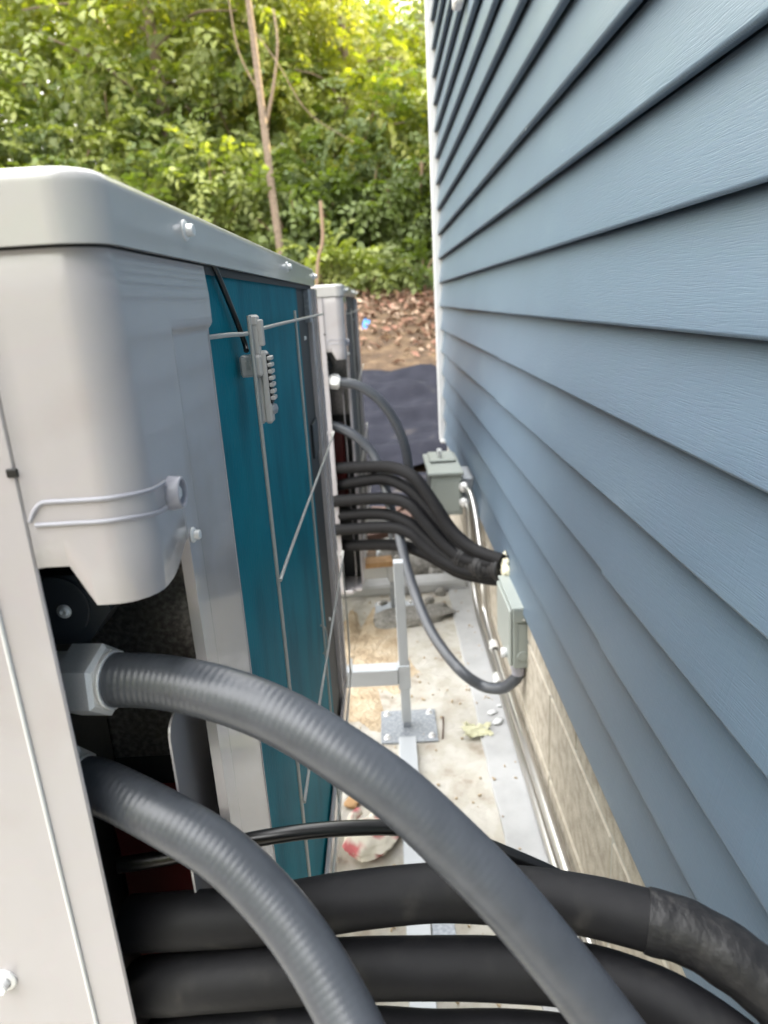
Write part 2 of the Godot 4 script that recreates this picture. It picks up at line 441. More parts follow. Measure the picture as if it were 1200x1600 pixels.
	m.tube(spline([O + Vector3(-0.139, -0.535, -1.10), O + Vector3(-0.131, -0.54, -1.10), O + Vector3(-0.129, -0.56, -1.10), O + Vector3(-0.131, -0.585, -1.10), O + Vector3(-0.139, -0.59, -1.10)], 0.003), 0.0016, 8)
	put("fin_clip", m, M.wire, coil)
	# dark end plate, brackets, far column
	m = MB.new(); m.box(O + Vector3(-0.160, lo + 0.02, -1.335), O + Vector3(-0.1405, 0.03, -1.1855), 0.0); put("end_plate", m, M.black, u)
	m = MB.new(); m.box(O + Vector3(-0.1404, -0.268, -1.318), O + Vector3(-0.1365, -0.205, -1.235), 0.001); put("hinge_bracket", m, M.slate, u)
	for y in [-0.055, -0.60]: 
		m = MB.new(); m.lathe([Vector2(0.004, 0), Vector2(0.003, 0.003), Vector2(0.0001, 0.0035)], O + Vector3(-0.1403, y, -1.26), Vector3(1, 0, 0), 10); put("rivet", m, M.zinc, u)
	m = MB.new()
	m.box(O + Vector3(-0.160, lo + 0.006, -1.409), O + Vector3(-0.132, 0.0295, -1.337), 0.0015)
	m.box(O + Vector3(-0.134, lo + 0.085, -1.4085), O + Vector3(-0.1255, 0.0290, -1.382), 0.0015)
	put("far_column", m, M.paint, u)
	m = MB.new(); m.box(O + Vector3(-0.142, -0.03, -1.336), O + Vector3(-0.131, 0.027, -1.300), 0.001); put("column_bracket", m, M.galv_dull, u)
	# front and far faces, base pan
	m = MB.new(); m.box(O + Vector3(-0.489, lo + 0.006, -1.408), O + Vector3(-0.470, 0.0285, -0.3625), 0.001); put("front_panel", m, M.paint, u)
	m = MB.new(); m.box(O + Vector3(-0.4695, lo + 0.006, -1.4085), O + Vector3(-0.1605, 0.0285, -1.390), 0.001); put("end_panel", m, M.paint, u)
	m = MB.new(); m.box(O + Vector3(-0.488, lo, -1.411), O + Vector3(-0.1635, lo + 0.012, -0.342), 0.001)
	m.box(O + Vector3(-0.136, lo - 0.002, -1.4115), O + Vector3(-0.1285, lo + 0.078, -0.5485), 0.0012)
	m.box(O + Vector3(-0.1632, lo - 0.001, -1.411), O + Vector3(-0.1362, lo + 0.009, -0.364), 0.0008)
	put("base_pan", m, M.paint, u)
	for z in [-0.48, -1.27]:
		m = MB.new(); m.box(O + Vector3(-0.475, lo - 0.028, z - 0.03), O + Vector3(-0.145, lo - 0.0005, z + 0.03), 0.002); put("foot", m, M.galv_dull, u)
	# wire guard: upright and cross wires, each a piece of its own
	var gd := Node3D.new(); gd.name = "wire_guard"; u.add_child(gd)
	for w in [[-0.652, -0.006, lo + .03], [-0.998, -0.006, lo + .03]]:
		m = MB.new(); m.tube(spline([O + Vector3(-0.1215, w[1], w[0]), O + Vector3(-0.1213, -0.3, w[0] - 0.002), O + Vector3(-0.122, -0.6, w[0]), O + Vector3(-0.1225, w[2], w[0])], 0.02), 0.0020, 10)
		put("upright_wire", m, M.wire, gd)
	m = MB.new(); m.tube(spline([O + Vector3(-0.117, -0.53, -1.39), O + Vector3(-0.115, -0.66, -1.392), O + Vector3(-0.118, -0.80, -1.39)], 0.02), 0.0020, 10); put("upright_wire", m, M.wire, gd)
	m = MB.new(); m.tube(spline([O + Vector3(-0.137, -0.0195, -0.552), O + Vector3(-0.1335, -0.0195, -0.565), O + Vector3(-0.1275, -0.020, -0.60), O + Vector3(-0.1245, -0.0215, -0.65), O + Vector3(-0.1235, -0.020, -0.72), O + Vector3(-0.1215, -0.019, -1.0), O + Vector3(-0.117, -0.018, -1.405)], 0.008), 0.0020, 10); put("cross_wire", m, M.wire, gd)
	for y in [-0.262, -0.531, -0.80]:
		m = MB.new(); m.tube(spline([O + Vector3(-0.1185, y - 0.002, -0.650), O + Vector3(-0.1183, y, -0.8), O + Vector3(-0.1165, y + 0.003, -1.41), O + Vector3(-0.1225, y + 0.003, -1.420)], 0.01), 0.0020, 10); put("cross_wire", m, M.wire, gd)
	return u

func ground_h(x: float, z: float) -> float:
	var t := -z - 4.6
	if t <= 0: return GY
	var y := GY + 0.19 * t + 0.008 * minf(t, 14.0) * minf(t, 14.0)
	y -= 0.19 * t * exp(-t * 2.2) * 0.9
	return y + (0.10 * sin(x * 0.9 + z * 0.4) * sin(z * 0.7 + 1.0)) * smoothstep(1.0, 5.0, t)

func conduit(called: String, pts: Array, r: float, label: String, ribs := 0.0, group := "") -> Node3D:
	var t := thing(called, label, "conduit", Vector3.ZERO, group)
	var m := MB.new()
	var path := spline(pts, 0.0009 if ribs > 0 else 0.01)
	if ribs > 0:
		m.tube(path, func(_i, d): return r + (0.00003 + 0.00007 * exp(-d * 6.0)) * cos(TAU * d / ribs), 28)
	else: m.tube(path, r, 18)
	put("hose", m, M.conduit, t)
	return t

func hex_nut(t: Node3D, at: Vector3, axis: Vector3, r: float, length: float, turn := 0.0):
	var m := MB.new()
	var z := axis.normalized()
	var x := z.cross(Vector3.UP).normalized().rotated(z, turn); var y := z.cross(x)
	var ring := func(rad, h):
		var p := PackedVector3Array()
		for i in 6: p.append(at + (x * cos(TAU * i / 6) + y * sin(TAU * i / 6)) * rad + z * h)
		return p
	var prof := [[r * .80, -0.012], [r * .80, 0.0], [r * .88, 0.0], [r, r * .09], [r, length - r * .09], [r * .88, length], [r * .74, length]]
	for k in prof.size() - 1:
		var a: PackedVector3Array = ring.call(prof[k][0], prof[k][1]); var b: PackedVector3Array = ring.call(prof[k + 1][0], prof[k + 1][1])
		for i in 6: m.poly([a[i], a[(i + 1) % 6], b[(i + 1) % 6], b[i]], at + z * length * .5)
	m.lathe([Vector2(r * .74, length), Vector2(r * .80, length + .0025), Vector2(r * .76, length + .004), Vector2(r * .66, length + .0035), Vector2(r * .66, length - .004)], at, z, 28)
	put("gland_nut", m, M.zinc, t)

func foam_tube(called: String, pts: Array, r: float, label: String, category := "pipe", group := "", material := "foam", wobble := 0.0) -> MeshInstance3D:
	var m := MB.new()
	var nz := noise(9.0, hash(label) % 1000, 2)
	m.tube(spline(pts, 0.006), func(_i, d): return r * (1.0 + wobble * nz.get_noise_1d(d)), 24)
	var o := put(called, m, M[material])
	tag(o, label, category, group)
	return o

# ------------------------------------------------------------------ plants
func leaf_spray(seed_: int, count: int, size: float) -> ArrayMesh:
	var r := RandomNumberGenerator.new(); r.seed = seed_
	var m := MB.new(); m.tinted = true
	var p := Vector3.ZERO; var dir := Vector3(r.randf_range(-.3, .3), 0.1, -1).normalized()
	for k in count:
		p += dir * size * 0.36
		dir = (dir + Vector3(r.randf_range(-.25, .25), -0.10 + r.randf_range(-.1, .1), 0)).normalized()
		var side := 1.0 if k % 2 else -1.0
		var out := (dir * r.randf_range(.3, .9) + dir.cross(Vector3.UP).normalized() * side * r.randf_range(.6, 1.2) + Vector3(0, r.randf_range(-.6, .2), 0)).normalized()
		var L := size * r.randf_range(.75, 1.25)
		var w := L * r.randf_range(.26, .36)
		var up := (Vector3.UP + Vector3(r.randf_range(-.5, .5), 0, r.randf_range(-.5, .5))).normalized()
		var s := out.cross(up).normalized(); up = s.cross(out)
		var b := r.randf_range(.75, 1.2)
		m.tint = Color(b, b, b)
		var q := [p, p + out * L * .42 + s * w + up * L * .07, p + out * L - up * L * .16, p + out * L * .42 - s * w + up * L * .07, p + out * L * .5 - up * L * .02]
		m.poly([q[0], q[1], q[4]]); m.poly([q[1], q[2], q[4]]); m.poly([q[0], q[4], q[3]]); m.poly([q[4], q[2], q[3]])
	return m.mesh()

var sprays := []
func crown_part(parent: Node3D, called: String, blobs: Array, count: int, hues: Array, seed_: int, spray := 0, scale := 1.0):
	var r := RandomNumberGenerator.new(); r.seed = seed_
	var mm := MultiMesh.new()
	mm.transform_format = MultiMesh.TRANSFORM_3D; mm.use_colors = true; mm.mesh = sprays[spray]
	mm.instance_count = count
	var gaps := noise(0.75, seed_ + 5, 2)
	var n := 0
	var total := 0.0
	for b in blobs: total += b[1].x * b[1].y * b[1].z
	while n < count:
		var pick := r.randf() * total
		var bl: Array = blobs[-1]
		for b in blobs:
			pick -= b[1].x * b[1].y * b[1].z
			if pick <= 0: bl = b; break
		var d := Vector3(r.randfn(), r.randfn(), r.randfn()).normalized()
		var p: Vector3 = bl[0] + d * pow(r.randf(), 0.45) * bl[1]
		if gaps.get_noise_3dv(p + parent.position) < -0.12 and r.randf() < 0.85: continue
		var away: Vector3 = (d + Vector3(r.randfn(), r.randfn() * .6 - .25, r.randfn()) * 0.7).normalized()
		var bs := Basis.looking_at(away, Vector3.UP).rotated(away, r.randfn() * 0.5).scaled(Vector3.ONE * scale * r.randf_range(.7, 1.35))
		mm.set_instance_transform(n, Transform3D(bs, p))
		var h := clampf(0.5 + gaps.get_noise_3dv(p * 0.8 + Vector3(40, 0, 0)) * 0.9 + r.randfn() * 0.15, 0, 1)
		mm.set_instance_color(n, hues[0].lerp(hues[1], h))
		n += 1
	var o := MultiMeshInstance3D.new()
	o.multimesh = mm; o.material_override = M.leaf; o.name = called
	o.set_meta("kind", "stuff")
	parent.add_child(o)

func tree(label: String, at: Vector3, height: float, r0: float, lean: Vector3, radius: float, low: float, count: int, hues: Array, seed_: int, group := "trees of the wood edge", bare := 0.0):
	var r := RandomNumberGenerator.new(); r.seed = seed_
	at.y = ground_h(at.x, at.z) - 0.1
	var t := thing("tree", label, "tree", at, group)
	var m := MB.new()
	var pts := []
	for i in 7:
		var f := i / 6.0
		pts.append(lean * f * height + Vector3(r.randf_range(-.12, .12) * (f if i < 7 else 0.0), f * height, r.randf_range(-.12, .12) * f))
	var path := spline(pts, 0.25)
	m.tube(path, func(i, _d): return lerpf(r0, r0 * 0.22, float(i) / path.size()) * (1.0 + 0.35 * exp(-i * 1.2)), 12)
	put("trunk", m, M.bark, t)
	m = MB.new()
	var blobs := []
	for k in 13:
		var f := lerpf(maxf(low, bare), 0.97, (k + 0.5) / 13.0)
		var base := path[int(f * (path.size() - 1))]
		var a := k * 2.4 + r.randf_range(-.4, .4)
		var reach := radius * (1.0 - 0.55 * absf(f - 0.45) / 0.55) * r.randf_range(.75, 1.1)
		var tip := base + Vector3(cos(a) * reach, reach * r.randf_range(.05, .5), sin(a) * reach)
		var rr := r0 * lerpf(.35, .12, f)
		var lp := spline([base, base.lerp(tip, .5) + Vector3(0, reach * .12, 0), tip], 0.25)
		m.tube(lp, func(i, _d): return lerpf(rr, rr * .25, float(i) / lp.size()), 7)
		blobs.append([base.lerp(tip, .72), Vector3(1, .72, 1) * reach * .62])
	put("limbs", m, M.bark, t)
	if count: crown_part(t, "crown", blobs, count, hues, seed_ + 1, seed_ % 3)
	return t

func shrub(label: String, at: Vector3, size: Vector3, count: int, hues: Array, seed_: int, category := "shrub", group := "undergrowth at the wood edge"):
	var r := RandomNumberGenerator.new(); r.seed = seed_
	at.y = ground_h(at.x, at.z) - 0.05
	var t := thing("shrub", label, category, at, group)
	var m := MB.new()
	var blobs := []
	for k in 7:
		var a := k * 2.4 + r.randf()
		var tip := Vector3(cos(a) * size.x * .6, size.y * r.randf_range(.45, .95), sin(a) * size.z * .6)
		m.tube(spline([Vector3(cos(a) * .05, 0, sin(a) * .05), tip * .5 + Vector3(0, size.y * .1, 0), tip], .15), 0.012, 6)
		blobs.append([tip * Vector3(1, .8, 1), Vector3(size.x * .5, size.y * .32, size.z * .5)])
	put("stems", m, M.twig, t)
	crown_part(t, "foliage", blobs, count, hues, seed_, seed_ % 3, 0.85)

func stone(called: String, at: Vector3, size: Vector3, seed_: int, material: String) -> MeshInstance3D:
	var nz := noise(1.0, seed_, 3)
	var m := MB.new()
	var rows := []
	for j in 9:
		var row := PackedVector3Array()
		var a := PI * j / 8.0
		for i in 12:
			var b := TAU * i / 12.0
			var d := Vector3(sin(a) * cos(b), -cos(a), sin(a) * sin(b))
			d = Vector3(signf(d.x) * pow(absf(d.x), .7), signf(d.y) * pow(absf(d.y), .75), signf(d.z) * pow(absf(d.z), .7))
			row.append(d * size * (1.0 + 0.5 * nz.get_noise_3dv(d * 1.1)))
		rows.append(row)
	m.grid(rows, true, true)
	var o := put(called, m, M[material])
	o.position = at
	o.rotation = Vector3(seed_ * .7, seed_ * 1.3, seed_ * .4)
	return o

# ------------------------------------------------------------------ the place
func _ready():
	# camera
	var cam := Camera3D.new()
	cam.name = "camera"
	cam.transform = Transform3D(Basis(Vector3(0.998369, -0.057028, 0.002651), Vector3(0.055322, 0.954951, -0.291563), Vector3(0.014096, 0.291234, 0.956548)), Vector3.ZERO)
	cam.near = 0.02; cam.far = 400.0
	var at := CameraAttributesPhysical.new()
	at.frustum_focal_length = 16.240
	at.exposure_aperture = 4.9; at.frustum_focus_distance = 0.62; at.frustum_near = 0.02; at.frustum_far = 400.0
	cam.attributes = at
	add_child(cam)
	cam.fov = 72.923
	cam.current = true
	# sky and light
	var we := WorldEnvironment.new(); we.name = "world"
	var e := Environment.new()
	e.background_mode = Environment.BG_SKY
	var sk := ProceduralSkyMaterial.new()
	sk.sky_top_color = Color(1.0, 1.0, 1.0); sk.sky_horizon_color = Color(.66, .65, .60); sk.sky_curve = 0.42
	sk.ground_bottom_color = Color(.25, .23, .20); sk.ground_horizon_color = Color(.6, .58, .52)
	sk.sky_energy_multiplier = 1.3
	sk.sun_angle_max = 22.0
	e.sky = Sky.new(); e.sky.sky_material = sk
	e.tonemap_mode = Environment.TONE_MAPPER_LINEAR
	e.tonemap_exposure = 5.2
	e.sdfgi_enabled = true; e.ssao_enabled = true; e.ssil_enabled = true
	we.environment = e
	add_child(we)
	var sun := DirectionalLight3D.new(); sun.name = "sun"
	sun.light_energy = 1.6; sun.light_color = Color(1.0, .90, .70); sun.light_angular_distance = 0.5; sun.shadow_enabled = true
	add_child(sun)
	sun.look_at_from_position(Vector3(1.0, .74, -.72) * 30.0, Vector3.ZERO)
	make_materials()
	build_ground()
	build_house()
	build_units()
	build_stands()
	build_pipes()
	build_boxes()
	build_litter()
	build_wood()

func build_ground():
	var xs := []; var zs := []
	for i in 61: xs.append(-60.0 + 2.0 * i)
	for i in 25: xs.append(-5.9 + 0.5 * i)
	xs.sort()
	for z in [30.0, 15.0, 6.0, 2.0, 0.0, -1.5, -3.0, -4.0, -4.4]: zs.append(z)
	for i in 60: zs.append(-4.6 - 0.25 * i)
	for i in 20: zs.append(-20.0 - 4.0 * i)
	var rows := []
	for z in zs:
		var row := PackedVector3Array()
		for x in xs: row.append(Vector3(x, ground_h(x, z), z))
		rows.append(row)
	var m := MB.new(); m.grid(rows)
	struct("ground", m, M.soil)
	# pad with a broken far edge
	var nz := noise(2.0, 8, 3)
	m = MB.new()
	rows = []
	for j in 41:
		var row := PackedVector3Array()
		for i in 31:
			var x := lerpf(-1.3, 0.202, i / 30.0)
			var z := lerpf(1.6, -2.72 + 0.16 * nz.get_noise_1d(x * 2.0), j / 40.0)
			row.append(Vector3(x, GY + 0.006 + 0.0025 * nz.get_noise_2d(x * 3, z * 3), z))
		rows.append(row)
	m.grid(rows)
	struct("concrete_pad", m, M.concrete)
	m = MB.new()
	rows = []
	for j in 90:
		var z := lerpf(1.5, -3.2, j / 89.0)
		var ex := 0.200 + 0.006 * nz.get_noise_1d(z * 3.0)
		var row := PackedVector3Array([Vector3(ex, GY - 0.01, z), Vector3(ex, GY + 0.014, z), Vector3(ex, GY + 0.014, z), Vector3(ex + 0.006, GY + 0.018, z), Vector3(0.30, GY + 0.021, z)])
		rows.append(row)
	m.grid(rows)
	struct("footing", m, M.footing)
	# drift of sand on the pad
	m = MB.new()
	rows = []
	for j in 15:
		var row := PackedVector3Array()
		var f := j / 14.0
		for i in 48:
			var a := TAU * i / 48.0
			var rr := f * (1.0 + 0.6 * nz.get_noise_2d(cos(a) * 1.3, sin(a) * 1.3))
			row.append(Vector3(-0.16 + cos(a) * rr * 0.24, GY + 0.0035 + 0.012 * (1 - f * f) * (1.0 + 0.6 * nz.get_noise_2d(cos(a) * f * 3, sin(a) * f * 3)), -2.06 - sin(a) * rr * 0.42))
		rows.append(row)
	m.grid(rows, true)
	var o := put("sand", m, M.sand)
	tag(o, "thin drift of brown sand on the concrete beyond the white crossbar", "sand", "", "stuff")

func build_house():
	var h := thing("house", "house wall clad in blue grey lap siding on a block foundation", "house", Vector3(0, GY, 0))
	var O := Vector3(0, -GY, 0)
	var m := MB.new()
	m.box(O + Vector3(0.322, -0.728, -3.70), O + Vector3(6.5, 1.98, 3.2), 0.0)
	put("wall_core", m, M.siding, h)
	var S := 0.11407
	var face := 0.0225
	for k in 24:
		var y0 := -0.7292 + S * k
		# each course: a bent vinyl strip; near the laps one strip runs over the next
		var cuts: Array = [[-3.69, 3.2]]
		if {6: -2.755, 5: -1.799, 4: -1.847, 3: -0.911, 2: -0.909}.has(k):
			var c: float = {6: -2.755, 5: -1.799, 4: -1.847, 3: -0.911, 2: -0.909}[k]
			cuts = [[-3.69, c + 0.03], [c, 3.2]]
		for ci in cuts.size():
			var over := 0.0026 * ci
			m = MB.new()
			var prof := []
			prof.append(Vector2(WX + 0.016, y0 + 0.003)); prof.append(Vector2(WX + 0.0055 - over, y0 + 0.0004))
			for i in 6:
				var a := PI / 2 * i / 5.0
				prof.append(Vector2(WX + 0.0045 - over - 0.0045 * sin(a), y0 + 0.0048 - over * .5 - 0.0048 * cos(a)))
			for i in 7: prof.append(Vector2(lerpf(WX, WX + face, (i + 1) / 8.0) - over, lerpf(y0 + 0.0052, y0 + S + 0.004, (i + 1) / 8.0)))
			prof.append(Vector2(WX + face - over, y0 + S + 0.004))
			var rows := []
			var nz := noise(0.6, 100 + k, 2)
			var z0: float = cuts[ci][0]; var z1: float = cuts[ci][1]
			var steps := int((z1 - z0) / 0.12) + 2
			for j in steps:
				var z := lerpf(z0, z1, j / float(steps - 1))
				var wob := 0.0011 * nz.get_noise_1d(z * 1.7)
				var row := PackedVector3Array()
				for p in prof: row.append(O + Vector3(p.x + wob, p.y + wob * .6, z))
				rows.append(row)
			m.grid(rows)
			put("siding_board", m, M.siding, h)
	# pale scuffs on the boards
	for q in [[Vector3(0.2982, 0.3352, -1.6139), Vector3(0.2961, 0.3245, -1.5540), Vector3(0.2923, 0.3049, -1.4885), Vector3(0.2909, 0.2942, -1.4691)], [Vector3(0.2961, 0.2104, -1.2061), Vector3(0.2943, 0.2012, -1.1902), Vector3(0.2934, 0.1968, -1.1904)], [Vector3(0.3017, 0.0107, -0.7935), Vector3(0.3018, 0.0110, -0.7848), Vector3(0.3020, 0.0121, -0.7784)], [Vector3(0.3017, 0.0106, -0.9198), Vector3(0.3014, 0.0088, -0.9113)], [Vector3(0.3045, 0.1387, -0.6417), Vector3(0.3017, 0.1244, -0.6396), Vector3(0.2994, 0.1130, -0.6416)], [Vector3(0.3019, 0.1253, -0.6136), Vector3(0.2998, 0.1150, -0.6175), Vector3(0.2977, 0.1044, -0.6216)], [Vector3(0.3053, -0.5416, -0.8026), Vector3(0.3048, -0.5441, -0.7960), Vector3(0.3037, -0.5498, -0.7944)], [Vector3(0.3006, 0.1191, -1.2791), Vector3(0.2981, 0.1064, -1.2723)], [Vector3(0.2927, 0.3072, -2.3490), Vector3(0.2937, 0.2933, -2.3268)], [Vector3(0.3018, -0.3310, -0.7009), Vector3(0.3018, -0.3310, -0.6974)], [Vector3(0.2963, -0.0169, -1.1535), Vector3(0.2925, -0.0362, -1.1451)]]:
		m = MB.new()
		var off := []
		for p in q: off.append(O + p)
		m.tube(spline(off, 0.002), func(_i, d): return 0.0004 + 0.0003 * sin(d * 300.0), 5)
		put("scuff", m, M.scuff, h)
	# white corner post and vent hood
	m = MB.new()
	m.box(O + Vector3(0.2705, -0.737, -3.735), O + Vector3(0.345, 1.98, -3.6905), 0.003)
	var cp := put("corner_post", m, M.trim, h)
	m = MB.new(); m.box(O + Vector3(0.274, -0.747, -3.715), O + Vector3(0.33, -0.733, -3.66), 0.003); put("post_foot", m, M.trim, cp)
	m = MB.new()
	m.box(O + Vector3(0.262, 0.83, -2.47), O + Vector3(0.292, 1.02, -2.40), 0.006)
	m.lathe([Vector2(0.02, -0.03), Vector2(0.017, 0.0), Vector2(0.0001, 0.01)], O + Vector3(0.268, 0.86, -2.43), Vector3(0, -1, 0), 14)
	put("vent_hood", m, M.trim, h)
	# foundation of concrete blocks with pale joints
	m = MB.new(); m.box(O + Vector3(0.306, GY - 0.2, -3.66), O + Vector3(6.4, -0.735, 3.2), 0.0)
	var f := put("foundation", m, M.mortar, h)
	var r := RandomNumberGenerator.new(); r.seed = 4
	var blk := {}
	for row in 3:
		var yb: float = [-1.0, -0.8, -1.2][row]
		var z := 0.0
		z = -1.265 - 0.4 * 6 if row != 1 else -1.065 - 0.4 * 6
		while z < 2.8:
			var v := r.randi() % 4 + (4 if row == 1 else 0)
			if not blk.has(v):
				var b := MB.new()
				b.box(Vector3(0, -0.0955, -0.1955), Vector3(0.06, 0.0955 if v < 4 else -0.036, 0.1955), 0.003)
				blk[v] = b.mesh()
			var o := MeshInstance3D.new()
			o.mesh = blk[v]; o.material_override = M.block; o.name = "concrete_block"
			o.position = O + Vector3(0.3022 + 0.0012 * r.randf(), yb + 0.1, z + 0.2)
			f.add_child(o, true)
			z += 0.4
	# low roof over the wall
	m = MB.new()
	var rr := []
	for z in [-3.85, 3.35]:
		rr.append([O + Vector3(0.20, 1.96, z), O + Vector3(3.4, 3.3, z), O + Vector3(6.6, 1.96, z), O + Vector3(6.6, 2.1, z), O + Vector3(3.4, 3.45, z), O + Vector3(0.20, 2.1, z)])
	m.poly(rr[0], O + Vector3(3.4, 2.5, 0)); m.poly(rr[1], O + Vector3(3.4, 2.5, 0))
	for i in 6: m.poly([rr[0][i], rr[0][(i + 1) % 6], rr[1][(i + 1) % 6], rr[1][i]], O + Vector3(3.4, 2.6, 0))
	put("roof", m, M.slate, h)

func build_units():
	var u := make_unit()
	var w := u.duplicate()
	w.name = numbered("heat_pump_unit")
	add_child(w)
	w.position = Vector3(0.016, GY - 0.013, -1.765)
	tag(w, "second heat pump unit, beyond the gap with the white stand post", "heat pump")
	mat("dusty_coil", Color.WHITE, 0.6, 0.1, ntex(0.02, 33, [0.0, 1.0], [Color(.16, .19, .21), Color(.27, .30, .32)]), Vector3(3, 1, 3))
	w.get_node("coil").material_override = M.dusty_coil
	for x in [u, w]: x.set_meta("group", "outdoor heat pump units in a row")
	# sensor clip hung on the wire guard of the near unit, and its lead
	var c := thing("sensor_holder", "grey plastic sensor holder clipped onto the wire guard", "sensor holder", Vector3(-0.1215, -0.06, -0.668))
	var m := MB.new()
	m.box(Vector3(-0.0145, -0.0015, -0.008), Vector3(0.006, 0.0185, 0.010), 0.002); put("clamp", m, M.clip_plastic, c)
	m = MB.new(); m.box(Vector3(-0.0085, 0.006, 0.0098), Vector3(-0.0045, 0.0135, 0.0112), 0.0003); put("latch", m, M.wire, c)
	m = MB.new()
	m.box(Vector3(-0.001, 0.018, -0.003), Vector3(0.0055, 0.046, 0.005), 0.0012)
	m.box(Vector3(-0.004, 0.044, -0.005), Vector3(0.006, 0.0545, 0.006), 0.002)
	m.box(Vector3(0.0045, 0.026, -0.004), Vector3(0.0095, 0.050, -0.001), 0.001)
	m.box(Vector3(0.0045, 0.026, 0.002), Vector3(0.0095, 0.050, 0.005), 0.001)
	put("hook", m, M.clip_plastic, c)
	m = MB.new()
	m.box(Vector3(0.003, -0.047, -0.010), Vector3(0.0105, 0.0215, 0.004), 0.002)
	m.box(Vector3(-0.003, -0.047, -0.006), Vector3(0.003, -0.001, 0.004), 0.002)
	var comb := put("comb_case", m, M.clip_plastic, c)
	for i in 7:
		m = MB.new(); var y := 0.0145 - 0.0062 * i
		m.box(Vector3(0.010, y - 0.0019, -0.010), Vector3(0.0148, y + 0.0019, 0.0035), 0.0007); put("comb_tooth", m, M.clip_plastic, comb)
	m = MB.new(); m.box(Vector3(0.0098, -0.028, -0.0095), Vector3(0.0115, 0.018, 0.003), 0.0003); put("comb_slot", m, M.black, comb)
	m = MB.new(); m.lathe([Vector2(0.0001, -0.006), Vector2(0.004, -0.004), Vector2(0.005, 0), Vector2(0.004, 0.004), Vector2(0.0001, 0.006)], Vector3(0.0105, -0.0335, -0.003), Vector3(0, 1, 0), 14); put("sensor_tip", m, M.galv_dull, comb)
	m = MB.new(); m.tube(spline([Vector3(-0.1335, 0.0378, -0.5838), Vector3(-0.1335, 0.0301, -0.5972), Vector3(-0.1335, 0.0139, -0.6217), Vector3(-0.1335, -0.0079, -0.6521), Vector3(-0.1310, -0.0299, -0.6683), Vector3(-0.1290, -0.0373, -0.6628)], 0.004), 0.0026, 12)
	tag(put("sensor_lead", m, M.cable), "short black lead from under the lid down to the sensor holder", "cable")

func make_stand(label: String, at: Vector3) -> Node3D:
	var s := thing("equipment_stand", label, "stand", at, "metal stands under the units")
	var m := MB.new()
	m.box(Vector3(-0.013, 0.03, -0.013), Vector3(0.013, 0.50, 0.013), 0.0015); put("post", m, M.stand, s)
	m = MB.new(); m.box(Vector3(-0.0165, 0.135, -0.0165), Vector3(0.0165, 0.205, 0.0165), 0.0015); put("sleeve", m, M.stand, s)
	m = MB.new(); m.box(Vector3(-0.0105, 0.012, -0.0105), Vector3(0.0105, 0.135, 0.0105), 0.001); put("stub", m, M.galv_dull, s)
	m = MB.new(); m.box(Vector3(-0.52, 0.150, -0.020), Vector3(-0.0165, 0.198, 0.020), 0.002); put("crossbar", m, M.stand, s)
	m = MB.new(); m.box(Vector3(-0.072, 0.006, -0.075), Vector3(0.082, 0.012, 0.075), 0.001)
	var p := put("foot_plate", m, M.galv_dull, s)
	for q in [[-0.055, -0.055], [0.065, -0.055], [-0.055, 0.055], [0.065, 0.055]]: bolt("anchor_bolt", Vector3(q[0], 0.012, q[1]), Vector3.UP, 0.006, p)
	return s

func build_stands():
	mat("stand", Color(0.686, 0.703, 0.721), 0.4, 0.25)
	var a := make_stand("pale metal stand post with bolted foot plate between the two units", Vector3(0.004, GY + 0.0005, -1.665))
	var m := MB.new(); m.box(Vector3(-0.024, 0.004, 0.078), Vector3(0.022, 0.030, 1.10), 0.0015); put("ground_rail", m, M.stand, a)
	m = MB.new(); m.box(Vector3(0.024, 0.004, 0.56), Vector3(0.068, 0.010, 0.74), 0.001); put("splice_plate", m, M.galv_dull, a)
	var b := make_stand("blurred metal stand beneath the second unit, nearer its open corner", Vector3(-0.02, GY + 0.0005, -2.42))
	b.get_node("post").free()
	b.scale = Vector3(1, 1, 1)
	var c := make_stand("far metal stand beneath the second unit, nearer the tarp", Vector3(-0.02, GY + 0.0005, -3.02))
	c.get_node("post").free()

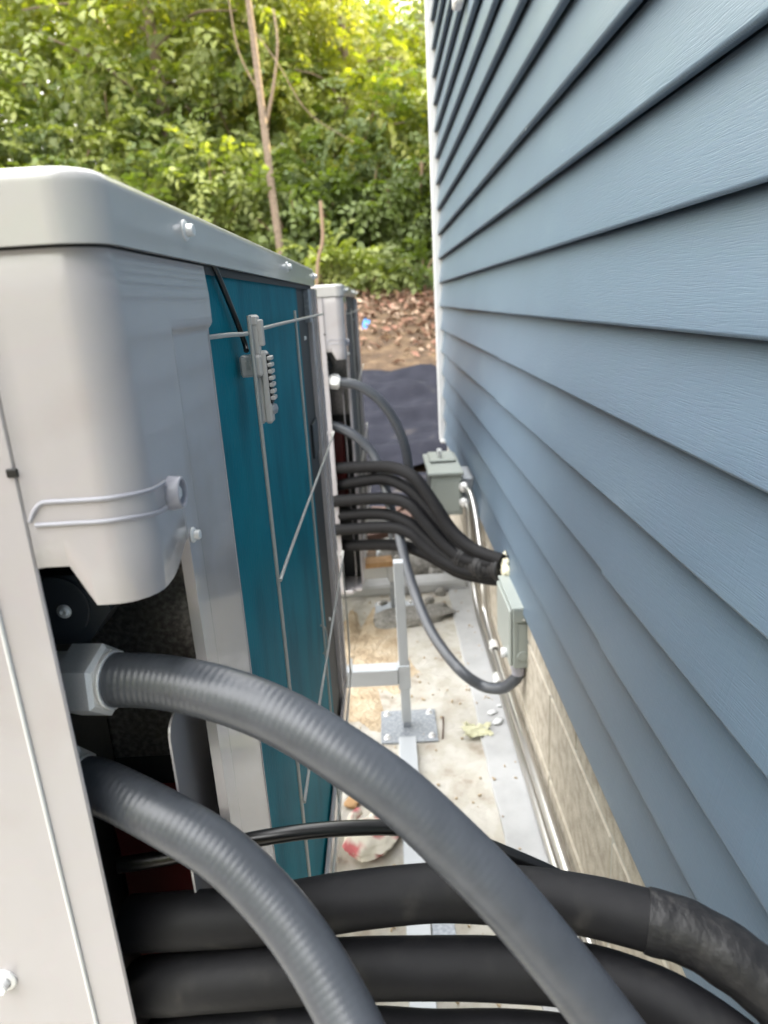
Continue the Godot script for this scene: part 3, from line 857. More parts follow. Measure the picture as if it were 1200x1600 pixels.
func build_pipes():
	# two grey liquid-tight conduits in the foreground
	var A: Array = [Vector3(-0.1968, -0.2198, -0.3912), Vector3(-0.1882, -0.2193, -0.3895), Vector3(-0.1526, -0.2206, -0.3859), Vector3(-0.1101, -0.2252, -0.3737), Vector3(-0.0701, -0.2371, -0.3603), Vector3(-0.0302, -0.2567, -0.3436), Vector3(-0.0044, -0.2740, -0.3340), Vector3(0.0239, -0.2990, -0.3219), Vector3(0.0499, -0.3248, -0.3104), Vector3(0.0742, -0.3541, -0.3001), Vector3(0.0970, -0.3834, -0.2893), Vector3(0.1185, -0.4125, -0.2755), Vector3(0.1399, -0.4513, -0.2614), Vector3(0.2000, -0.5800, -0.2450), Vector3(0.2400, -0.7000, -0.2150), Vector3(0.2750, -0.7900, -0.2000), Vector3(0.3000, -0.8200, -0.1950)]
	var a := conduit("flexible_conduit", A, 0.0170, "upper thick grey flexible conduit, from hex nut to lower right", 0.0043)
	hex_nut(a, A[0] - (A[1] - A[0]).normalized() * 0.014, A[1] - A[0], 0.0238, 0.026, 0.35)
	var B: Array = [Vector3(-0.2190, -0.2910, -0.3850), Vector3(-0.1997, -0.2927, -0.3806), Vector3(-0.1585, -0.3037, -0.3642), Vector3(-0.1189, -0.3217, -0.3500), Vector3(-0.0888, -0.3430, -0.3341), Vector3(-0.0644, -0.3629, -0.3152), Vector3(-0.0412, -0.3865, -0.2901), Vector3(-0.0226, -0.4075, -0.2620), Vector3(-0.0107, -0.4277, -0.2389), Vector3(0.0450, -0.5600, -0.1700), Vector3(0.1100, -0.6800, -0.1300), Vector3(0.2000, -0.8000, -0.1000), Vector3(0.3000, -0.8600, -0.0900)]
	var b := conduit("flexible_conduit", B, 0.0170, "lower thick grey flexible conduit, running across the cut end of the black cable", 0.0043)
	hex_nut(b, B[0] - (B[1] - B[0]).normalized() * 0.022, B[1] - B[0], 0.0238, 0.024, 0.2)
	# thick black insulated pipes of the near unit
	var t := foam_tube("insulated_pipe", [Vector3(-0.2041, -0.4154, -0.3896), Vector3(-0.1865, -0.4123, -0.3863), Vector3(-0.1558, -0.4036, -0.3787), Vector3(-0.1066, -0.4026, -0.3788), Vector3(-0.0553, -0.3993, -0.3829), Vector3(-0.0172, -0.3964, -0.3838), Vector3(0.0230, -0.3943, -0.3827), Vector3(0.0770, -0.3942, -0.3757), Vector3(0.1156, -0.3940, -0.3660), Vector3(0.1499, -0.3956, -0.3546), Vector3(0.1734, -0.3979, -0.3458), Vector3(0.1976, -0.4060, -0.3312), Vector3(0.2214, -0.4212, -0.3138), Vector3(0.2380, -0.4403, -0.2930), Vector3(0.2700, -0.4650, -0.2650), Vector3(0.3020, -0.4780, -0.2450)], 0.0188, "topmost thick black foam pipe of the near unit, with a taped sleeve at the siding", "pipe", "", "foam", 0.03)
	var m := MB.new()
	var C1: Array = [Vector3(0.1499, -0.3956, -0.3546), Vector3(0.1734, -0.3979, -0.3458), Vector3(0.1976, -0.4060, -0.3312), Vector3(0.2214, -0.4212, -0.3138), Vector3(0.2380, -0.4403, -0.2930), Vector3(0.2700, -0.4650, -0.2650), Vector3(0.3020, -0.4780, -0.2450)]
	m.tube(spline(C1, 0.004), func(i, d): return 0.0198 + 0.0002 * sin(d * 160.0) + 0.0003 * sin(d * 71.0 + i), 26)
	put("tape_sleeve", m, M.tape, t)
	foam_tube("insulated_pipe", [Vector3(-0.1989, -0.4622, -0.3791), Vector3(-0.1782, -0.4509, -0.3701), Vector3(-0.1343, -0.4392, -0.3623), Vector3(-0.0569, -0.4359, -0.3629), Vector3(0.0110, -0.4351, -0.3603), Vector3(0.0569, -0.4346, -0.3566), Vector3(0.1065, -0.4324, -0.3477), Vector3(0.1405, -0.4332, -0.3344), Vector3(0.1628, -0.4348, -0.3220), Vector3(0.1881, -0.4435, -0.3047), Vector3(0.2153, -0.4588, -0.2821), Vector3(0.2600, -0.4880, -0.2500), Vector3(0.3020, -0.5080, -0.2280)], 0.0192, "second thick black foam pipe of the near unit, smeared with pale dust", "pipe", "", "foam", 0.04)
	foam_tube("insulated_pipe", [Vector3(-0.1894, -0.5026, -0.3661), Vector3(-0.1475, -0.4866, -0.3547), Vector3(-0.0588, -0.4752, -0.3447), Vector3(0.0080, -0.4762, -0.3396), Vector3(0.0582, -0.4712, -0.3331), Vector3(0.1173, -0.4684, -0.3213), Vector3(0.1624, -0.4669, -0.3034), Vector3(0.1965, -0.4689, -0.2792), Vector3(0.2500, -0.5150, -0.2500), Vector3(0.3020, -0.5500, -0.2300)], 0.0192, "lowest black foam pipe visible under the dusty one", "pipe", "", "foam", 0.03)
	foam_tube("power_cable", [Vector3(-0.2060, -0.3666, -0.3921), Vector3(-0.1688, -0.3653, -0.3966), Vector3(-0.1102, -0.3588, -0.4020), Vector3(-0.0656, -0.3608, -0.4099), Vector3(-0.0198, -0.3667, -0.4161), Vector3(0.0126, -0.3735, -0.4170), Vector3(0.0453, -0.3849, -0.4180), Vector3(0.0726, -0.3944, -0.4121), Vector3(0.1091, -0.4128, -0.4072), Vector3(0.1534, -0.4374, -0.3965)], 0.0055, "thin shiny black cable crossing in front of the teal coil", "cable", "", "cable")
	# conduits and pipes of the second unit
	var E: Array = [Vector3(-0.1650, -0.2253, -2.1300), Vector3(-0.1380, -0.2288, -2.1300), Vector3(-0.0863, -0.2434, -2.1300), Vector3(-0.0302, -0.2835, -2.1300), Vector3(0.0154, -0.3528, -2.1400), Vector3(0.0454, -0.4373, -2.1500), Vector3(0.0580, -0.5389, -2.1800), Vector3(0.0703, -0.6570, -2.2500), Vector3(0.1005, -0.8120, -2.4000), Vector3(0.1545, -0.9183, -2.5500), Vector3(0.1930, -0.9150, -2.6500), Vector3(0.2075, -0.8364, -2.7000)]
	var e := conduit("flexible_conduit", E, 0.0150, "upper thin grey conduit arching from the second unit past the tarp")
	hex_nut(e, E[0] - (E[1] - E[0]).normalized() * 0.004, E[1] - E[0], 0.023, 0.024, 0.3)
	var F: Array = [Vector3(-0.1902, -0.3590, -2.1400), Vector3(-0.1551, -0.3690, -2.1400), Vector3(-0.1067, -0.3962, -2.1300), Vector3(-0.0653, -0.4391, -2.1200), Vector3(-0.0402, -0.4870, -2.1000), Vector3(-0.0203, -0.5556, -2.0600), Vector3(-0.0064, -0.6164, -2.0200), Vector3(0.0127, -0.6787, -1.9700), Vector3(0.0270, -0.7467, -1.9200), Vector3(0.0479, -0.8144, -1.8600), Vector3(0.0777, -0.8793, -1.7800), Vector3(0.1104, -0.9184, -1.7100), Vector3(0.1561, -0.9443, -1.6200), Vector3(0.2083, -0.9773, -1.6000), Vector3(0.2519, -0.9613, -1.5600), Vector3(0.2769, -0.9258, -1.5350), Vector3(0.2855, -0.9107, -1.5300), Vector3(0.2871, -0.8983, -1.5300)]
	conduit("flexible_conduit", F, 0.0150, "long grey conduit looping down to the grey box at the siding edge")
	var names := ["highest", "second", "third", "fourth", "fifth", "lowest"]
	var G: Array = [[Vector3(-0.1851, -0.4962, -2.1400), Vector3(-0.1489, -0.4922, -2.1143), Vector3(-0.0372, -0.4751, -2.0313), Vector3(0.0196, -0.4754, -1.9860), Vector3(0.0642, -0.4938, -1.9483), Vector3(0.0945, -0.5304, -1.9211), Vector3(0.1191, -0.5674, -1.8985), Vector3(0.1627, -0.6335, -1.8577), Vector3(0.2154, -0.6723, -1.8079), Vector3(0.2838, -0.6844, -1.7400)], [Vector3(-0.1914, -0.5599, -2.1600), Vector3(-0.1542, -0.5508, -2.1336), Vector3(-0.0299, -0.5155, -2.0402), Vector3(0.0322, -0.5276, -1.9889), Vector3(0.0678, -0.5506, -1.9578), Vector3(0.0969, -0.5797, -1.9313), Vector3(0.1470, -0.6319, -1.8847), Vector3(0.1876, -0.6729, -1.8458), Vector3(0.2520, -0.6968, -1.7820), Vector3(0.2923, -0.7015, -1.7400)], [Vector3(-0.1911, -0.5992, -2.1100), Vector3(-0.1546, -0.5902, -2.0863), Vector3(-0.0136, -0.5644, -1.9885), Vector3(0.0473, -0.5743, -1.9425), Vector3(0.0935, -0.6238, -1.9048), Vector3(0.1437, -0.6785, -1.8629), Vector3(0.1979, -0.7070, -1.8168), Vector3(0.2837, -0.6991, -1.7400)], [Vector3(-0.1977, -0.6571, -2.1400), Vector3(-0.1582, -0.6466, -2.1128), Vector3(-0.0360, -0.6219, -2.0238), Vector3(0.0396, -0.6337, -1.9634), Vector3(0.0924, -0.6734, -1.9181), Vector3(0.1435, -0.7114, -1.8728), Vector3(0.2030, -0.7291, -1.8185), Vector3(0.2836, -0.7158, -1.7400)], [Vector3(-0.1987, -0.6951, -2.1100), Vector3(-0.1553, -0.6840, -2.0821), Vector3(-0.0186, -0.6546, -1.9885), Vector3(0.0434, -0.6590, -1.9425), Vector3(0.0907, -0.6964, -1.9048), Vector3(0.1421, -0.7273, -1.8629), Vector3(0.2021, -0.7402, -1.8126), Vector3(0.2835, -0.7251, -1.7400)], [Vector3(-0.1751, -0.7632, -2.1500), Vector3(-0.1418, -0.7543, -2.1259), Vector3(0.0036, -0.7224, -2.0133), Vector3(0.0789, -0.7261, -1.9490), Vector3(0.1370, -0.7458, -1.8960), Vector3(0.1825, -0.7591, -1.8525), Vector3(0.2515, -0.7524, -1.7834), Vector3(0.2921, -0.7386, -1.7400)]]
	for i in 6:
		foam_tube("refrigerant_line", G[i], 0.0180, "%s black foam line of the bundle at the second unit" % names[i], "pipe", "black lines of the second unit", "foam_black", 0.03)
	# taped end of the bundle at the wall, pale foam round it
	m = MB.new()
	var T: Array = [Vector3(0.1810, -0.7049, -1.8600), Vector3(0.2160, -0.7189, -1.8200), Vector3(0.2550, -0.7188, -1.7800), Vector3(0.2896, -0.7107, -1.7450)]
	m.tube(spline(T, 0.004), func(i, d): return 0.034 + 0.004 * sin(d * 90.0) + 0.002 * sin(d * 260.0 + i), 20)
	tag(put("tape_wrap", m, M.tape), "ragged black tape wrapping the pipe bundle at the siding", "tape")
	var tape := get_node("tape_wrap")
	for k in 7:
		m = MB.new()
		var fa := TAU * k / 7.0
		var q: Vector3 = T[-1] + Vector3(-0.004, cos(fa) * 0.030, sin(fa) * 0.030)
		var tip := q + Vector3(0.026 + 0.008 * (k % 3), cos(fa) * 0.012, sin(fa) * 0.014)
		var side := Vector3(0, -sin(fa), cos(fa)) * (0.007 + 0.002 * (k % 2))
		var up := Vector3(0, cos(fa), sin(fa)) * 0.0012
		var mid := (q + tip) / 2
		m.poly([q - side + up, q + side + up, tip + up], mid); m.poly([q - side - up, q + side - up, tip - up], mid)
		m.poly([q - side + up, tip + up, tip - up, q - side - up], mid); m.poly([q + side + up, tip + up, tip - up, q + side - up], mid)
		put("torn_flap", m, M.tape, tape)
	m = MB.new()
	var P: Vector3 = Vector3(0.2920, -0.7086, -1.7486)
	var nz := noise(1.0, 77, 3)
	var rows := []
	for j in 13:
		var row := PackedVector3Array()
		for i in 18:
			var d := Vector3(sin(PI * j / 12.0) * cos(TAU * i / 18.0), -cos(PI * j / 12.0), sin(PI * j / 12.0) * sin(TAU * i / 18.0))
			row.append(P + d * Vector3(0.016, 0.036, 0.05) * (1.0 + 0.6 * nz.get_noise_3dv(d * 2.0)))
		rows.append(row)
	m.grid(rows, true, true)
	tag(put("sealing_foam", m, M.foam_white), "cream expanding foam round the taped pipes at the siding", "foam")

func emt(label: String, pts: Array, couplings: Array):
	var t := thing("metal_conduit", label, "conduit", Vector3.ZERO, "metal conduits along the foundation")
	var m := MB.new(); m.tube(spline(pts, 0.02), 0.0108, 16); put("tube", m, M.emt, t)
	for c in couplings:
		m = MB.new()
		m.lathe([Vector2(0.0112, -0.024), Vector2(0.0138, -0.024), Vector2(0.0138, -0.024), Vector2(0.0138, 0.024), Vector2(0.0138, 0.024), Vector2(0.0112, 0.024)], c[0], c[1], 18)
		var k := put("coupling", m, M.zinc, t)
		bolt("set_screw", c[0] + Vector3(-0.013, 0.002, 0.012), Vector3(-1, .4, 0), 0.003, k)

func build_boxes():
	emt("lower metal conduit, running along the foot of the block foundation", [Vector3(0.284, -1.10, 0.9), Vector3(0.284, -1.10, -1.0), Vector3(0.284, -1.098, -2.0), Vector3(0.280, -1.06, -2.3), Vector3(0.278, -0.93, -2.38), Vector3(0.272, -0.75, -2.415), Vector3(0.262, -0.722, -2.43)], [[Vector3(0.284, -1.10, -1.83), Vector3(0, 0, 1)]])
	emt("upper metal conduit, running above its twin on the foundation", [Vector3(0.286, -1.04, 0.9), Vector3(0.286, -1.04, -1.0), Vector3(0.286, -1.035, -2.0), Vector3(0.284, -0.93, -2.13), Vector3(0.282, -0.80, -2.19), Vector3(0.276, -0.68, -2.33), Vector3(0.262, -0.662, -2.44)], [[Vector3(0.286, -1.037, -1.92), Vector3(0, 0, 1)], [Vector3(0.283, -0.86, -2.165), Vector3(0, 1, .2)]])
	# near box: seen end on, with an embossed end face, a door, a gland below
	var b := thing("disconnect_box", "near grey steel disconnect box at the lower edge of the siding", "electrical box", Vector3(0.2895, -0.795, -1.50))
	var m := MB.new(); m.box(Vector3(-0.0205, -0.0795, -0.200), Vector3(0.018, 0.0795, 0.0), 0.003); put("body", m, M.box, b)
	m = MB.new(); m.box(Vector3(-0.0285, -0.0745, -0.195), Vector3(-0.0208, 0.0745, -0.004), 0.003); put("door", m, M.box_lid, b)
	m = MB.new(); m.box(Vector3(-0.024, 0.0798, -0.205), Vector3(0.0185, 0.084, 0.004), 0.002); put("rain_hood", m, M.box_lid, b)
	m = MB.new(); m.box(Vector3(-0.009, -0.040, 0.0), Vector3(0.0165, 0.042, 0.0022), 0.002)
	m.lathe([Vector2(0.0135, 0), Vector2(0.0135, 0.0032), Vector2(0.012, 0.004), Vector2(0.0001, 0.004)], Vector3(0.002, -0.045, 0), Vector3(0, 0, 1), 24)
	put("pressed_face", m, M.box, b)
	m = MB.new(); m.box(Vector3(-0.0215, 0.046, -0.002), Vector3(0.0188, 0.0796, 0.0045), 0.0015); put("hood_flap", m, M.box, b)
	bolt("screw", Vector3(0.004, 0.053, 0.0045), Vector3(0, 0, 1), 0.0018, b)
	m = MB.new(); m.lathe([Vector2(0.017, 0.0), Vector2(0.0195, -0.002), Vector2(0.0195, -0.014), Vector2(0.016, -0.018), Vector2(0.016, -0.03)], Vector3(-0.003, -0.0795, -0.03), Vector3(0, 1, 0), 20); put("gland", m, M.plastic, b)
	m = MB.new(); m.lathe([Vector2(0.011, 0), Vector2(0.013, 0.006), Vector2(0.012, 0.014), Vector2(0.0001, 0.015)], Vector3(-0.0275, -0.060, -0.05), Vector3(-1, 0, 0), 16); put("door_latch", m, M.trim, b)
	# far box with a sloped hood and a stub on top
	var c := thing("disconnect_box", "far pale grey disconnect box beyond the pipe bundle, with conduits in its side", "electrical box", Vector3(0.198, -0.69, -2.45))
	m = MB.new(); m.box(Vector3(-0.057, -0.083, -0.30), Vector3(0.057, 0.070, 0.0), 0.003); put("body", m, M.box, c)
	m = MB.new(); m.box(Vector3(-0.046, -0.070, 0.0), Vector3(0.048, 0.050, 0.003), 0.002); put("pressed_face", m, M.box, c)
	m = MB.new(); m.box(Vector3(-0.068, 0.0705, -0.32), Vector3(0.062, 0.084, 0.012), 0.003); put("hood", m, M.box_lid, c)
	m = MB.new(); m.box(Vector3(0.0575, -0.05, -0.25), Vector3(0.108, 0.04, -0.06), 0.002); put("wall_bracket", m, M.galv_dull, c)
	m = MB.new(); m.box(Vector3(-0.05, 0.088, -0.30), Vector3(0.05, 0.096, -0.14), 0.003); put("top_plate", m, M.box_lid, c)
	m = MB.new(); m.lathe([Vector2(0.008, 0.0), Vector2(0.008, 0.012), Vector2(0.011, 0.016), Vector2(0.010, 0.026), Vector2(0.0001, 0.03)], Vector3(-0.008, 0.100, -0.20), Vector3(0, 1, 0), 16); put("stub", m, M.trim, c)
	for y in [-0.030, 0.028]:
		m = MB.new(); m.lathe([Vector2(0.0001, 0.02), Vector2(0.016, 0.02), Vector2(0.018, 0.008), Vector2(0.018, 0.0), Vector2(0.0115, -0.004)], Vector3(0.062, y, 0.012), Vector3(-.2, 0, 1), 16); put("connector", m, M.zinc, c)

func build_litter():
	var m := MB.new()
	# tarp on the slope: wrinkled sheet
	var nz := noise(0.55, 17, 3); var fz := noise(2.2, 19, 3)
	var rows := []
	for j in 50:
		var row := PackedVector3Array()
		var f := j / 49.0
		for i in 60:
			var x := lerpf(-3.2, 2.6, i / 59.0)
			var z := lerpf(-4.55, -6.80 - 0.25 * nz.get_noise_1d(x * 2.0) + 0.12 * x, f)
			var y := ground_h(x, z) + 0.03 + 0.16 * absf(nz.get_noise_2d(x * 0.7, z * 2.6)) + 0.05 * fz.get_noise_2d(x * .6, z * 2)
			y += 0.09 * exp(-pow((z + 4.85 + 0.06 * sin(x * 2.0)) / 0.09, 2)) + 0.07 * exp(-pow((z + 5.6 + 0.1 * sin(x * 3.0)) / 0.08, 2)) + 0.07 * exp(-pow((z + 6.25 - 0.15 * x) / 0.1, 2))
			row.append(Vector3(x, y, z))
		rows.append(row)
	m.grid(rows)
	tag(put("tarp", m, M.tarp), "dark wrinkled ground tarp on the slope behind the units", "tarp")
	# near lower fold of a second sheet
	m = MB.new(); rows = []
	for j in 24:
		var row := PackedVector3Array()
		for i in 30:
			var x := lerpf(-0.9, 0.6, i / 29.0); var z := lerpf(-3.75, -4.5, j / 23.0)
			row.append(Vector3(x, GY + 0.02 + 0.05 * absf(nz.get_noise_2d(x, z * 4.0)) + 0.07 * exp(-pow((z + 4.15 + .05 * sin(x * 4)) / .07, 2)), z))
		rows.append(row)
	m.grid(rows)
	tag(put("tarp", m, M.tarp), "folded near strip of dark sheeting below the big tarp", "tarp")
	# broken concrete and bricks between the stands and the tarp
	rng.seed = 31
	var k := 0
	for p in [[0.03, -2.86, .05], [0.10, -2.80, .06], [0.17, -2.84, .055], [0.13, -2.95, .07], [0.22, -2.98, .05], [0.05, -3.02, .055], [0.19, -3.10, .06], [-0.04, -2.93, .045], [0.24, -2.80, .035], [0.08, -3.15, .06], [0.16, -2.72, .032], [-0.02, -3.10, .05], [0.00, -2.55, .022], [0.12, -2.48, .018], [-0.12, -2.72, .03], [0.09, -2.60, .026], [0.17, -2.55, .02], [-0.06, -2.48, .016]]:
		var o := stone("stone", Vector3(p[0], GY + p[2] * .55, p[1]), Vector3(1.1, .75, 1.0) * p[2], 200 + k, "stone")
		tag(o, "grey broken concrete stone in the heap behind the black pipes", "stone", "broken concrete heap"); k += 1
	for p in [[-0.10, -3.25, .4, "nearest of the five"], [0.02, -3.38, 1.2, "turned end on"], [-0.22, -3.45, .1, "leftmost of the five"], [0.10, -3.55, .8, "rightmost of the five"], [-0.05, -3.6, -.4, "farthest of the five"]]:
		m = MB.new(); m.box(Vector3(-0.09, 0, -0.045), Vector3(0.09, 0.058, 0.045), 0.005)
		var o := put("brick", m, M.brick); o.position = Vector3(p[0], GY + 0.003, p[1]); o.rotation = Vector3(0.06, p[2], 0.05)
		tag(o, "loose red brick on the soil before the tarp, %s" % p[3], "brick", "loose red bricks")
	var o2 := stone("stone", Vector3(0.05, GY + 0.02, -2.34), Vector3(0.15, 0.022, 0.06), 3, "stone"); o2.rotation = Vector3(0, .2, 0)
	tag(o2, "flat broken slab of concrete lying behind the stand post", "stone")
	m = MB.new(); m.box(Vector3(-0.22, 0.0, -0.05), Vector3(0.30, 0.045, 0.05), 0.008)
	o2 = put("kerb_piece", m, M.footing); o2.position = Vector3(-0.02, GY + 0.004, -2.62); o2.rotation.y = 0.03
	tag(o2, "pale straight concrete piece across the far end of the pad", "concrete piece")
	m = MB.new(); m.box(Vector3(-0.07, 0, -0.035), Vector3(0.07, 0.02, 0.035), 0.002)
	o2 = put("wood_scrap", m, M.wood); o2.position = Vector3(-0.085, GY + 0.199, -2.42); o2.rotation.y = 0.1
	tag(o2, "short raw wood scrap on the crossbar of the second unit", "wood scrap")
	# work glove: palm, four fingers and a thumb, white with red
	m = MB.new(); m.tinted = true
	var gv := noise(9.0, 12, 2)
	rows = []
	for j in 17:
		var row := PackedVector3Array()
		for i in 26:
			var d := Vector3(sin(PI * j / 16.0) * cos(TAU * i / 26.0), -cos(PI * j / 16.0), sin(PI * j / 16.0) * sin(TAU * i / 26.0))
			row.append(d * Vector3(0.046, 0.020, 0.055) * (1.0 + 0.35 * gv.get_noise_3dv(d * 0.16)) + Vector3(0, 0.018, 0))
		rows.append(row)
	m.grid(rows, true, true)
	for i in 4:
		var x := -0.030 + 0.019 * i
		m.tube(spline([Vector3(x, 0.019, 0.035), Vector3(x * 1.15, 0.024, 0.070), Vector3(x * 1.2 + .004, 0.016, 0.098 - 0.006 * absf(i - 1.4)), Vector3(x * 1.2 + .006, 0.010, 0.112 - 0.006 * absf(i - 1.4))], 0.004), func(_q, d): return 0.0098 * (1.0 - 0.35 * smoothstep(0.05, 0.085, d)), 12)
	m.tube(spline([Vector3(0.03, 0.018, -0.01), Vector3(0.060, 0.02, 0.015), Vector3(0.068, 0.014, 0.045)], 0.004), 0.0095, 12)
	for i in m.v.size():
		var p := m.v[i]
		var s := gv.get_noise_3dv(p * 2.2 + Vector3(5, 0, 0))
		m.c[i] = Color(.70, .66, .58).lerp(Color(.46, .12, .13), smoothstep(0.10, 0.34, s))
	o2 = put("work_glove", m, M.glove); o2.position = Vector3(-0.088, GY + 0.007, -1.235); o2.rotation.y = 2.5; o2.scale = Vector3.ONE * 1.12
	tag(o2, "dropped white and red work glove on the concrete beside the unit", "glove")
	# small litter on the pad
	m = MB.new(); rows = []
	var lz := noise(1.0, 88, 2)
	for j in 12:
		var row := PackedVector3Array()
		for i in 12:
			var x := (i - 5.5) / 5.5; var z := (j - 5.5) / 5.5
			row.append(Vector3(x * .034 * (1.0 + .4 * lz.get_noise_1d(z * 2)), 0.012 + 0.011 * lz.get_noise_2d(x * 2.2, z * 2.2) + .004 * x * x, z * .03 * (1.0 + .4 * lz.get_noise_1d(x * 2 + 9))))
		rows.append(row)
	m.grid(rows)
	mat("pale_leaf", Color(.74, .735, .62), 0.8)
	o2 = put("leaf", m, M.pale_leaf); o2.position = Vector3(0.190, GY + 0.008, -1.615)
	tag(o2, "crumpled pale yellow leaf on the edge of the footing", "leaf")
	for p in [[0.243, -1.69, .013], [0.252, -1.645, .016], [0.268, -1.72, .007]]:
		o2 = stone("paint_chip", Vector3(p[0], GY + 0.024, p[1]), Vector3(p[2], .002, p[2] * .7), 40 + int(p[2] * 1000), "trim"); o2.rotation = Vector3(0, p[1] * 9, 0)
		tag(o2, "white chip on the footing by the crumpled leaf, %s" % ("longest one" if p[2] > .015 else "middle one" if p[2] > .01 else "tiny one"), "chip", "white chips on the footing")
	m = MB.new(); m.tube(spline([Vector3(0.107, GY + .010, -1.70), Vector3(0.103, GY + .012, -1.65), Vector3(0.097, GY + .010, -1.60)], .01), 0.0022, 7)
	tag(put("twig", m, M.brick), "little red brown twig on the concrete beside the foot plate", "twig")
	for p in [[-0.135, -1.37, .018], [-0.118, -1.42, .012]]:
		o2 = stone("cardboard_scrap", Vector3(p[0], GY + 0.012, p[1]), Vector3(p[2], .003, p[2] * 1.2), 61 + int(p[2] * 1000), "wood")
		o2.rotation = Vector3(0.1, p[1] * 5, 0.05)
		tag(o2, "%s tan scrap on the concrete at the foot of the near unit" % ("larger" if p[2] > .015 else "smaller"), "scrap", "tan scraps beside the glove")
	# crumbs scattered over pad and footing
	var mm := MultiMesh.new(); mm.transform_format = MultiMesh.TRANSFORM_3D
	var cb := MB.new(); cb.box(Vector3(-.003, -.0015, -.002), Vector3(.003, .0015, .002), .0008)
	mm.mesh = cb.mesh(); mm.instance_count = 520
	for i in 520:
		var x := rng.randf_range(-0.32, 0.27); var z := rng.randf_range(-2.7, -0.7)
		var y := GY + (0.020 if x > 0.205 else 0.009)
		mm.set_instance_transform(i, Transform3D(Basis(Vector3(rng.randfn(), rng.randfn(), rng.randfn()).normalized(), rng.randf() * TAU).scaled(Vector3.ONE * rng.randf_range(.35, 1.5)), Vector3(x, y, z)))
	var mo := MultiMeshInstance3D.new(); mo.multimesh = mm; mo.material_override = M.sand; mo.name = "crumbs"
	add_child(mo); tag(mo, "crumbs of soil and grit scattered over the concrete pad", "grit", "", "stuff")
	# dead leaves on the slope
	mm = MultiMesh.new(); mm.transform_format = MultiMesh.TRANSFORM_3D; mm.use_colors = true
	cb = MB.new(); cb.tinted = true
	cb.poly([Vector3(0, 0, -.06), Vector3(-.032, .012, 0), Vector3(0, -.004, .01)]); cb.poly([Vector3(-.032, .012, 0), Vector3(0, .01, .06), Vector3(0, -.004, .01)])
	cb.poly([Vector3(0, 0, -.06), Vector3(0, -.004, .01), Vector3(.032, .014, 0)]); cb.poly([Vector3(0, -.004, .01), Vector3(0, .01, .06), Vector3(.032, .014, 0)])
	mm.mesh = cb.mesh(); mm.instance_count = 14000
	var cols := [Color(.22, .125, .085), Color(.30, .20, .14), Color(.16, .095, .065), Color(.38, .29, .22), Color(.27, .145, .105)]
	for i in 14000:
		var x := rng.randf_range(-6.0, 3.5); var z := -6.9 - 5.5 * pow(rng.randf(), .5)
		mm.set_instance_transform(i, Transform3D(Basis(Vector3(rng.randfn(), 3, rng.randfn()).normalized(), rng.randf() * TAU).rotated(Vector3(1, 0, 0), rng.randfn() * .5).scaled(Vector3.ONE * rng.randf_range(.45, 1.15)), Vector3(x, ground_h(x, z) + rng.randf_range(.01, .05), z)))
		mm.set_instance_color(i, cols[rng.randi() % 5])
	mo = MultiMeshInstance3D.new(); mo.multimesh = mm; mo.material_override = M.litter; mo.name = "leaf_litter"
	add_child(mo); tag(mo, "brown dead leaves covering the bank below the trees", "leaf litter", "", "stuff")
	m = MB.new(); rows = []
	for j in 8:
		var row := PackedVector3Array()
		for i in 6: row.append(Vector3((i - 2.5) * .014, j * .022, 0.015 * sin(i * 1.7 + j)))
		rows.append(row)
	m.grid(rows)
	o2 = put("plastic_scrap", m, M.blue); o2.position = Vector3(-0.235, ground_h(-.235, -8.3) - .02, -8.3); o2.rotation = Vector3(-.5, .3, -.5)
	tag(o2, "blue plastic scrap lying on the brown bank", "scrap")

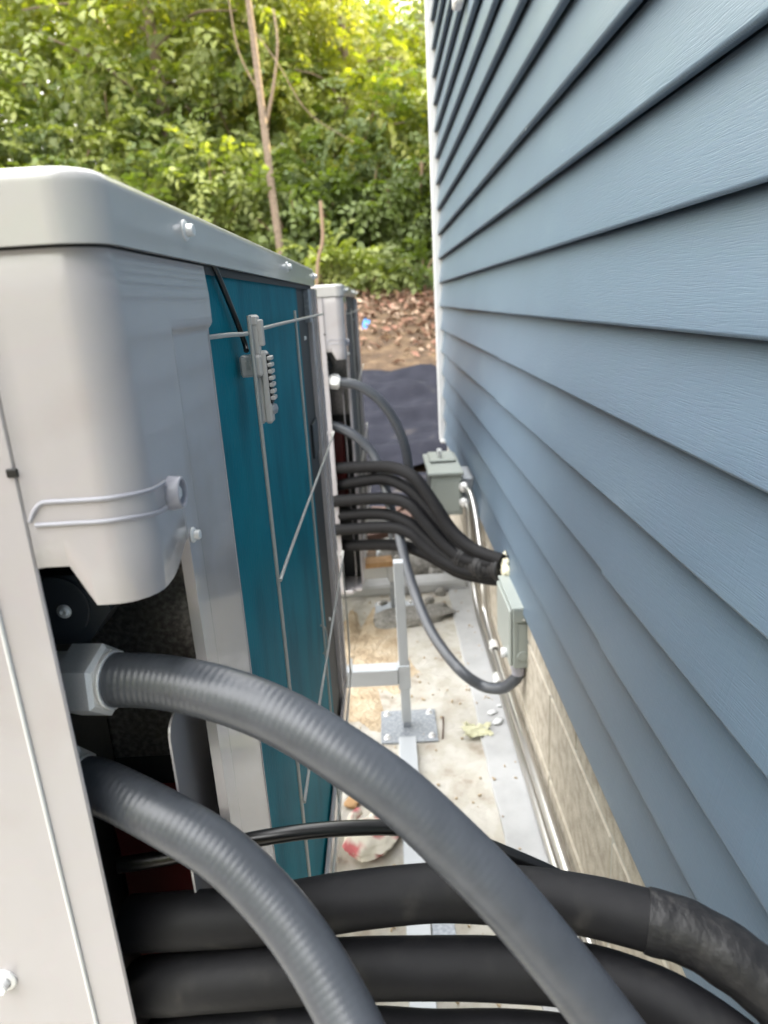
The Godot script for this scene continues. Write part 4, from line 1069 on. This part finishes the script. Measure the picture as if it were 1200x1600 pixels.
func build_wood():
	sprays = [leaf_spray(1, 11, .125), leaf_spray(2, 13, .105), leaf_spray(3, 9, .15)]
	var mid := [Color(.16, .195, .065), Color(.38, .42, .14)]
	var deep := [Color(.115, .16, .06), Color(.27, .335, .115)]
	var lime := [Color(.25, .28, .07), Color(.46, .45, .13)]
	var slim := "slender bare tan trunk leaning left beyond the near unit"
	tree(slim, Vector3(-1.33, 0, -10.3), 7.4, .060, Vector3(-.058, 0, 0), 1.5, .3, 260, mid, 3, "", .62)
	tree("trunk half hidden in leaves, left of the slender bare trunk", Vector3(-3.2, 0, -12.6), 7.4, .13, Vector3(-.06, 0, 0), 2.3, .22, 900, mid, 14, "")
	var spots := [[-9.2, -14.5, 7.5, 2.3], [-6.8, -13.2, 6.4, 2.2], [-4.9, -15.0, 6.6, 2.4], [-2.2, -14.4, 5.4, 2.1], [-0.3, -13.2, 4.4, 1.8], [0.9, -15.5, 4.3, 2.0], [2.6, -15.5, 5.0, 2.0], [3.2, -8.6, 6.0, 1.8], [5.4, -7.4, 6.6, 2.2], [2.8, -10.8, 5.4, 1.7], [-7.6, -17.5, 8.5, 2.6], [-3.4, -18.5, 6.0, 2.6], [-0.9, -19.0, 4.5, 2.3], [1.8, -19.5, 4.2, 2.3], [-11.5, -19.0, 9.0, 2.8], [-6.0, -22.5, 7.5, 2.9], [0.2, -24.0, 4.6, 2.6], [-12.5, -13.0, 7.0, 2.4]]
	spots.sort_custom(func(a, b): return a[0] < b[0])
	var nth := ["first", "second", "third", "fourth", "fifth", "sixth", "seventh", "eighth", "ninth", "tenth", "eleventh", "twelfth", "thirteenth", "fourteenth", "fifteenth", "sixteenth", "seventeenth", "eighteenth", "nineteenth", "twentieth"]
	var i := 0
	for s in spots:
		var hues: Array = [mid, deep, lime, mid][i % 4]
		tree("leafy tree of the dense wood, %s of them counted from the left" % nth[i], Vector3(s[0], 0, s[1]), s[2], .10 + .02 * (i % 3), Vector3(.02 * ((i * 7) % 5 - 2), 0, 0), s[3], .10, 700 if s[0] > -1.6 and s[0] < 2.0 and s[1] < -14.0 else 1150, hues, 20 + i)
		i += 1
	var bushes := [[-8.2, -11.6, 1.8], [-6.4, -11.2, 1.6], [-5.0, -11.6, 2.2], [-3.8, -11.0, 1.7], [-2.5, -11.4, 1.9], [-1.2, -11.0, 1.3], [-0.2, -11.5, 1.6], [0.7, -11.3, 1.1], [1.7, -11.6, 1.8], [-0.6, -12.4, 2.4], [-4.4, -12.8, 2.8], [-7.2, -12.6, 2.6], [-0.05, -9.9, 0.42], [0.55, -10.1, 0.5], [-0.75, -10.2, 0.6], [1.2, -12.6, 2.4], [-2.0, -13.0, 2.6]]
	bushes.sort_custom(func(a, b): return a[0] < b[0])
	var bi := 0
	for b in bushes:
		bi += 1
		shrub("green bush at the foot of the wood, %s counted from the left" % nth[bi - 1], Vector3(b[0], 0, b[1]), Vector3(b[2] * .75, b[2], b[2] * .6), int(190 * b[2]), [mid, deep, deep][i % 3], 60 + i)
		i += 1
	var back := ["tree of the wood behind the viewer, its left end", "tree of the wood behind the viewer, left of its middle", "tree of the wood behind the viewer, in its middle", "tree of the wood behind the viewer, right end before the house"]
	for k in 4:
		tree(back[k], Vector3(-6.4 + 2.6 * k, 0, 6.2 + 0.9 * (k % 2)), 7.0, .12, Vector3.ZERO, 2.3, .08, 1000, [mid, deep][k % 2], 140 + k, "trees behind the viewer")
	# thin bare stems
	for q in [["thin bent bare stem rising behind the far corner of the near unit lid", [Vector3(-0.85, 0.0, -9.3), Vector3(-0.78, .55, -9.3), Vector3(-0.70, .8, -9.3), Vector3(-0.69, 1.25, -9.3)], .022], ["thin upright stem by the white corner post, left one of two", [Vector3(.17, 0, -11.3), Vector3(.19, .6, -11.3), Vector3(.16, 1.3, -11.4)], .035], ["thin stem by the white corner post, right one of two", [Vector3(.55, 0, -11.2), Vector3(.60, .7, -11.2), Vector3(.70, 1.5, -11.3)], .035]]:
		var m := MB.new()
		var pts: Array = q[1]
		for k in pts.size(): pts[k].y += ground_h(pts[k].x, pts[k].z) - .02
		m.tube(spline(pts, .08), q[2], 8)
		tag(put("bare_stem", m, M.twig), q[0], "stem")
	# fork of the slender tree
	var st: Node3D = get_node("tree")
	var m2 := MB.new()
	m2.tube(spline([Vector3(-0.12, 2.15, -.04), Vector3(.05, 2.6, 0), Vector3(.17, 3.1, .05), Vector3(.16, 3.5, .05)], .12), func(k, _d): return lerpf(.024, .008, minf(k / 14.0, 1.0)), 8)
	m2.tube(spline([Vector3(-0.14, 2.6, -.05), Vector3(-.35, 3.1, 0), Vector3(-.42, 3.9, .05), Vector3(-.6, 4.3, .05)], .12), func(k, _d): return lerpf(.011, .005, minf(k / 18.0, 1.0)), 7)
	m2.tube(spline([Vector3(-0.2, 3.4, -.05), Vector3(.15, 2.9, .1), Vector3(.5, 2.3, .1), Vector3(1.1, 1.9, .1)], .12), func(k, _d): return lerpf(.007, .004, minf(k / 18.0, 1.0)), 6)
	put("bare_branches", m2, M.bark, st)
